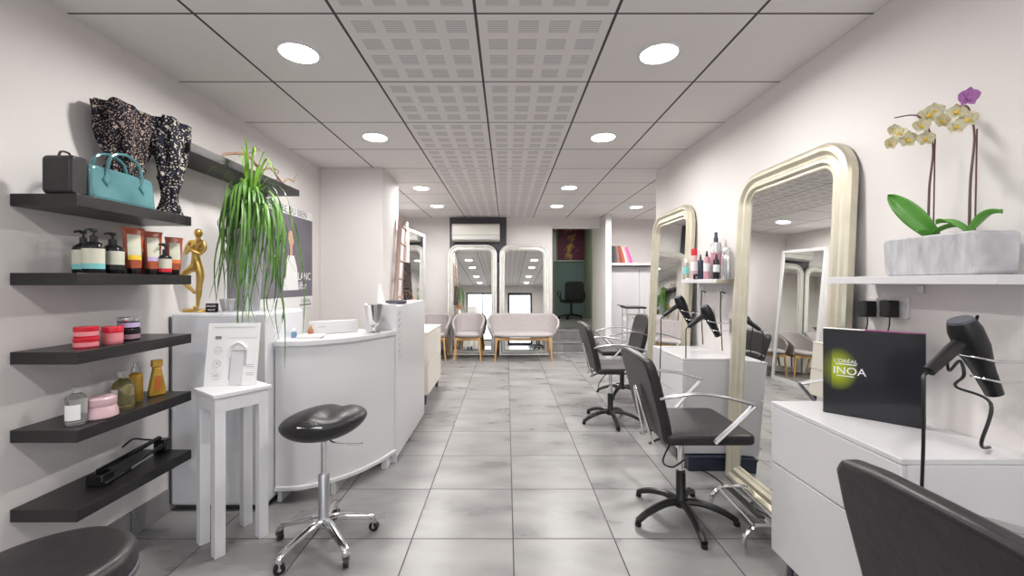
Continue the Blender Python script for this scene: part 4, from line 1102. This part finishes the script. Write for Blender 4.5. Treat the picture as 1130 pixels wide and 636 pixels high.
# local -y faces the near corner side
w2, d2 = .115, .125
TOPZ = .754
def loc(x, y): return x, y
MB().box(-.118, .118, -.128, .128, TOPZ - .018, TOPZ).build('table_top', M['matwhite'], t, bevel=.002)
MB().box(-.108, .108, -.118, -.104, TOPZ - .085, TOPZ - .018).box(-.108, .108, .104, .118, TOPZ - .085, TOPZ - .018).box(-.108, -.094, -.118, .118, TOPZ - .085, TOPZ - .018).box(.094, .108, -.118, .118, TOPZ - .085, TOPZ - .018).build('apron', M['matwhite'], t, bevel=.001)
for sx in (-1, 1):
    for sy in (-1, 1):
        MB().box(sx * .108 - (.044 if sx > 0 else 0), sx * .108 + (0 if sx > 0 else .044), sy * .118 - (.044 if sy > 0 else 0), sy * .118 + (0 if sy > 0 else .044), 0, TOPZ - .018).build('leg', M['matwhite'], t, bevel=.0015)
t = thing('acrylic_sign', 'white acrylic sign board printed with a bottle and care icons on the small table', 'sign', (-1.375, 2.085, TOPZ), rz=math.radians(6), rx=math.radians(-9))
MB().prism([(-.125, 0), (.12, 0), (.12, .31), (-.125, .31)], -.004, .004, lambda a, c, tt: (a, tt, c)).build('board', M['paper'], t, bevel=.001)
sg = MB()
def ringmark(cx, cz, r):
    P = [(cx + r * math.cos(q * PI / 10), -.0048, cz + r * math.sin(q * PI / 10)) for q in range(20)]
    sg.tube(P, .0012, 5, closed=True)
for cz in (.175, .11, .05): ringmark(-.07, cz, .018)
sg.box(-.085, -.06, -.0052, -.0042, .170, .172); sg.box(-.075, -.065, -.0052, -.0042, .105, .115); sg.box(-.078, -.062, -.0052, -.0042, .045, .055)
sg.box(-.10, .10, -.0052, -.0042, .289, .292).box(-.03, .11, -.0052, -.0042, .236, .2375)
for z in (.10, .09, .06, .05): sg.box(.07, .105, -.0052, -.0042, z, z + .003)
sg.build('printed_marks', M['textl'], t)
plabel(MB().prism(rrect(.032, .016, .0078, 6, -.073, .238), -.0056, -.0042, lambda a, c, tt: (a, tt, c)).build('logo', M['text'], t), 'small dark oval mark')
bt = MB(); bt.prism([(-.005, .005), (.055, .005), (.055, .165), (.045, .175), (.005, .175), (-.005, .165)], -.008, -.0042, lambda a, c, tt: (a, tt, c)); bt.build('bottle_print', M['white'], t, bevel=.002)
bt = MB(); bt.box(.055, .068, -.0055, -.0042, .095, .175).box(-.005, .055, -.0086, -.008, .168, .174).box(-.012, -.006, -.0052, -.0042, .03, .14); bt.build('bottle_shading_print', M['textl'], t)
bt = MB(); bt.tube(catmull([(-.012, -.008, .185), (.0, -.010, .20), (.025, -.011, .212), (.05, -.010, .20), (.062, -.008, .185)], 5), .007, 8); bt.build('pump_print', M['paper'], t)

# ------------------------------------------------------------------ alcove: cupboard, shelf, books, trolley
t = thing('alcove_cupboard', 'white panelled cupboard under the book shelf in the alcove', 'cupboard', (1.757, 7.40, 0))
MB().box(0, 1.5, .02, .255, 0, 1.54).build('body', M['white'], t)
for (x0, x1) in ((.02, .58), (.60, 1.16)):
    d = MB().box(x0, x1, 0, .02, .06, 1.50).build('door', M['white'], t, bevel=.003)
    MB().box(x0 + .06, x1 - .06, -.006, 0, .12, 1.44).build('door_panel', M['white'], d, bevel=.003)
t = tag(MB().box(1.757, 3.2, 7.27, 7.655, 1.56, 1.605).build('book_shelf', M['white'], bevel=.003), 'thick white shelf holding the row of books in the alcove', 'shelf')
x = 1.80
books = [(.035, .30, 0), (.04, .30, 0), (.035, .295, 0), (.035, .29, -.10), (.035, .30, -.14), (.04, .285, -.20), (.03, .29, -.26), (.03, .28, -.29), (.035, .29, -.33)]
names = ['dark green', 'black', 'charcoal', 'brownish pink', 'dark red', 'rusty red', 'ivory', 'pale pink', 'bright magenta']
for (w, h, ti), c, nme in zip(books, BOOKC, names):
    w *= 1.25
    mt = mat('cover_' + nme.replace(' ', '_'), c, .5)
    t = thing('book', nme + ' book standing in the alcove shelf row', 'book', (x, 7.34, 1.605 + (abs(math.sin(ti)) * 0)), group='books on the alcove shelf', ry=ti)
    MB().box(0, w, 0, .004, 0, h).box(0, .003, 0, .2, 0, h).box(w - .003, w, 0, .2, 0, h).build('cover', mt, t, bevel=.0008)
    MB().box(.003, w - .003, .004, .195, .004, h - .004).build('pages', M['paper'], t)
    x += w / math.cos(ti) + .002
t = thing('salon_trolley', 'slim chrome salon trolley with a black top tray by the alcove cupboard', 'trolley', (1.80, 5.95, 0))
MB().prism(rrect(.30, .30, .03, 4), .90, .925).build('top_tray', M['black'], t, bevel=.008)
MB().tube(catmull([(-.15, -.10, .93), (-.19, -.12, .94), (-.19, .12, .94), (-.15, .10, .93)], 5), .008, 8).build('handle', M['gloss'], t)
for sx in (-.12, .12):
    for sy in (-.12, .12):
        p = MB().tube([(sx, sy, .05), (sx, sy, .90)], .009, 8).build('post', M['chrome'], t)
        MB().tube([(sx - .012, sy, .024), (sx + .012, sy, .024)], .024, 12).build('caster_wheel', M['black'], p)
for z in (.72, .50, .28):
    MB().prism(rrect(.23, .23, .02, 4), z, z + .09).build('drawer', M['cyl'], t, bevel=.004)
    MB().tube(catmull([(-.05, -.118, z + .06), (-.03, -.135, z + .045), (.03, -.135, z + .045), (.05, -.118, z + .06)], 4), .004, 6).build('drawer_pull', M['tray'], t)

# ------------------------------------------------------------------ back room: picture, panel, office chair
t = thing('office_chair', 'black office chair on castors in the raised back room', 'office chair', (1.60, 10.35, .36), rz=math.radians(8))
for k in range(5):
    a = math.radians(90 + 72 * k); c, s = math.cos(a), math.sin(a)
    l = MB().tube([(0, 0, .10), (c * .16, s * .16, .085), (c * .30, s * .30, .06)], [.03, .02], 8).build('base_leg', M['black'], t)
    MB().at(c * .30, s * .30, .028, rz=a + .7).tube([(-.02, 0, 0), (.02, 0, 0)], .028, 12).build('caster_wheel', M['black'], l)
MB().lathe([(.035, .08), (.028, .2), (.025, .40)], n=14).build('column', M['black'], t)
MB().prism(rrect(.50, .48, .08, 5), .40, .48).build('seat', M['leather'], t, bevel=.025, seg=3)
MB().prism(rrect(.47, .46, .08, 5, 0, .70), -.30, -.24, lambda a, c, tt: (a, tt + .03 * math.cos(a * 4), c)).build('backrest', M['leather'], t, bevel=.02, seg=3)
MB().box(-.03, .03, -.27, -.15, .42, .62).build('back_bracket', M['black'], t, bevel=.01)
for sx in (-1, 1): MB().tube(catmull([(sx * .22, -.1, .44), (sx * .30, -.1, .50), (sx * .30, -.1, .66), (sx * .30, .16, .66), (sx * .29, .18, .60), (sx * .22, .12, .44)], 5), .016, 8).build('armrest', M['black'], t)
t = thing('hanging_picture', 'burgundy and gold picture hanging in the back room', 'picture', (1.735, 11.28, 2.3))
MB().box(-.36, .36, -.01, 0, -.44, .44).build('canvas', M['burg'], t)
MB().box(-.37, .37, -.025, 0, -.475, -.44).build('bottom_rail', M['silverc'], t, bevel=.003)
t = tag(MB().box(1.30, 2.09, 11.26, 11.29, .362, 1.80).build('frosted_panel', M['frost'], bevel=.003), 'frosted grey green panel below the burgundy picture', 'panel')
t = tag(MB().box(1.24, 1.33, 11.26, 11.29, 1.82, 2.6).build('pale_curtain_strip', M['cool'], bevel=.002), 'narrow pale vertical strip beside the burgundy picture', 'curtain')

# ------------------------------------------------------------------ world, camera, colour
w = bpy.data.worlds.new('daylight'); S.world = w; w.use_nodes = True
bg = w.node_tree.nodes['Background']; bg.inputs[0].default_value = (.86, .93, 1, 1); bg.inputs[1].default_value = 4.2
sun_in = bpy.data.lights.new('sky_portal', 'AREA'); sun_in.shape = 'RECTANGLE'; sun_in.size = 1.25; sun_in.size_y = 1.85; sun_in.cycles.is_portal = True
o = bpy.data.objects.new('window_portal', sun_in); COL.objects.link(o); o.location = (-.975, YF - .02, 1.17); o.rotation_euler = (PI / 2, 0, 0)
so2 = bpy.data.lights.new('sky_portal', 'AREA'); so2.shape = 'RECTANGLE'; so2.size = .85; so2.size_y = 1.95; so2.cycles.is_portal = True
o = bpy.data.objects.new('door_portal', so2); COL.objects.link(o); o.location = (.55, YF - .02, 1.08); o.rotation_euler = (PI / 2, 0, 0)

cam = bpy.data.cameras.new('camera'); cam.sensor_width = 36; cam.lens = F / 1130 * 36
cam.shift_x = 6 / 1130; cam.shift_y = -6.5 / 1130; cam.clip_start = .02
co = bpy.data.objects.new('camera', cam); COL.objects.link(co); co.location = (0, 0, CZ); co.rotation_euler = (PI / 2, 0, 0); S.camera = co
S.view_settings.view_transform = 'Standard'; S.view_settings.look = 'None'; S.view_settings.gamma = 1; S.view_settings.use_curve_mapping = False
S.view_settings.exposure = 0.08
S.cycles.use_denoising = True
S.cycles.max_bounces = 10; S.cycles.diffuse_bounces = 6; S.cycles.glossy_bounces = 6; S.cycles.sample_clamp_indirect = 6
S.cycles.caustics_reflective = False; S.cycles.caustics_refractive = False
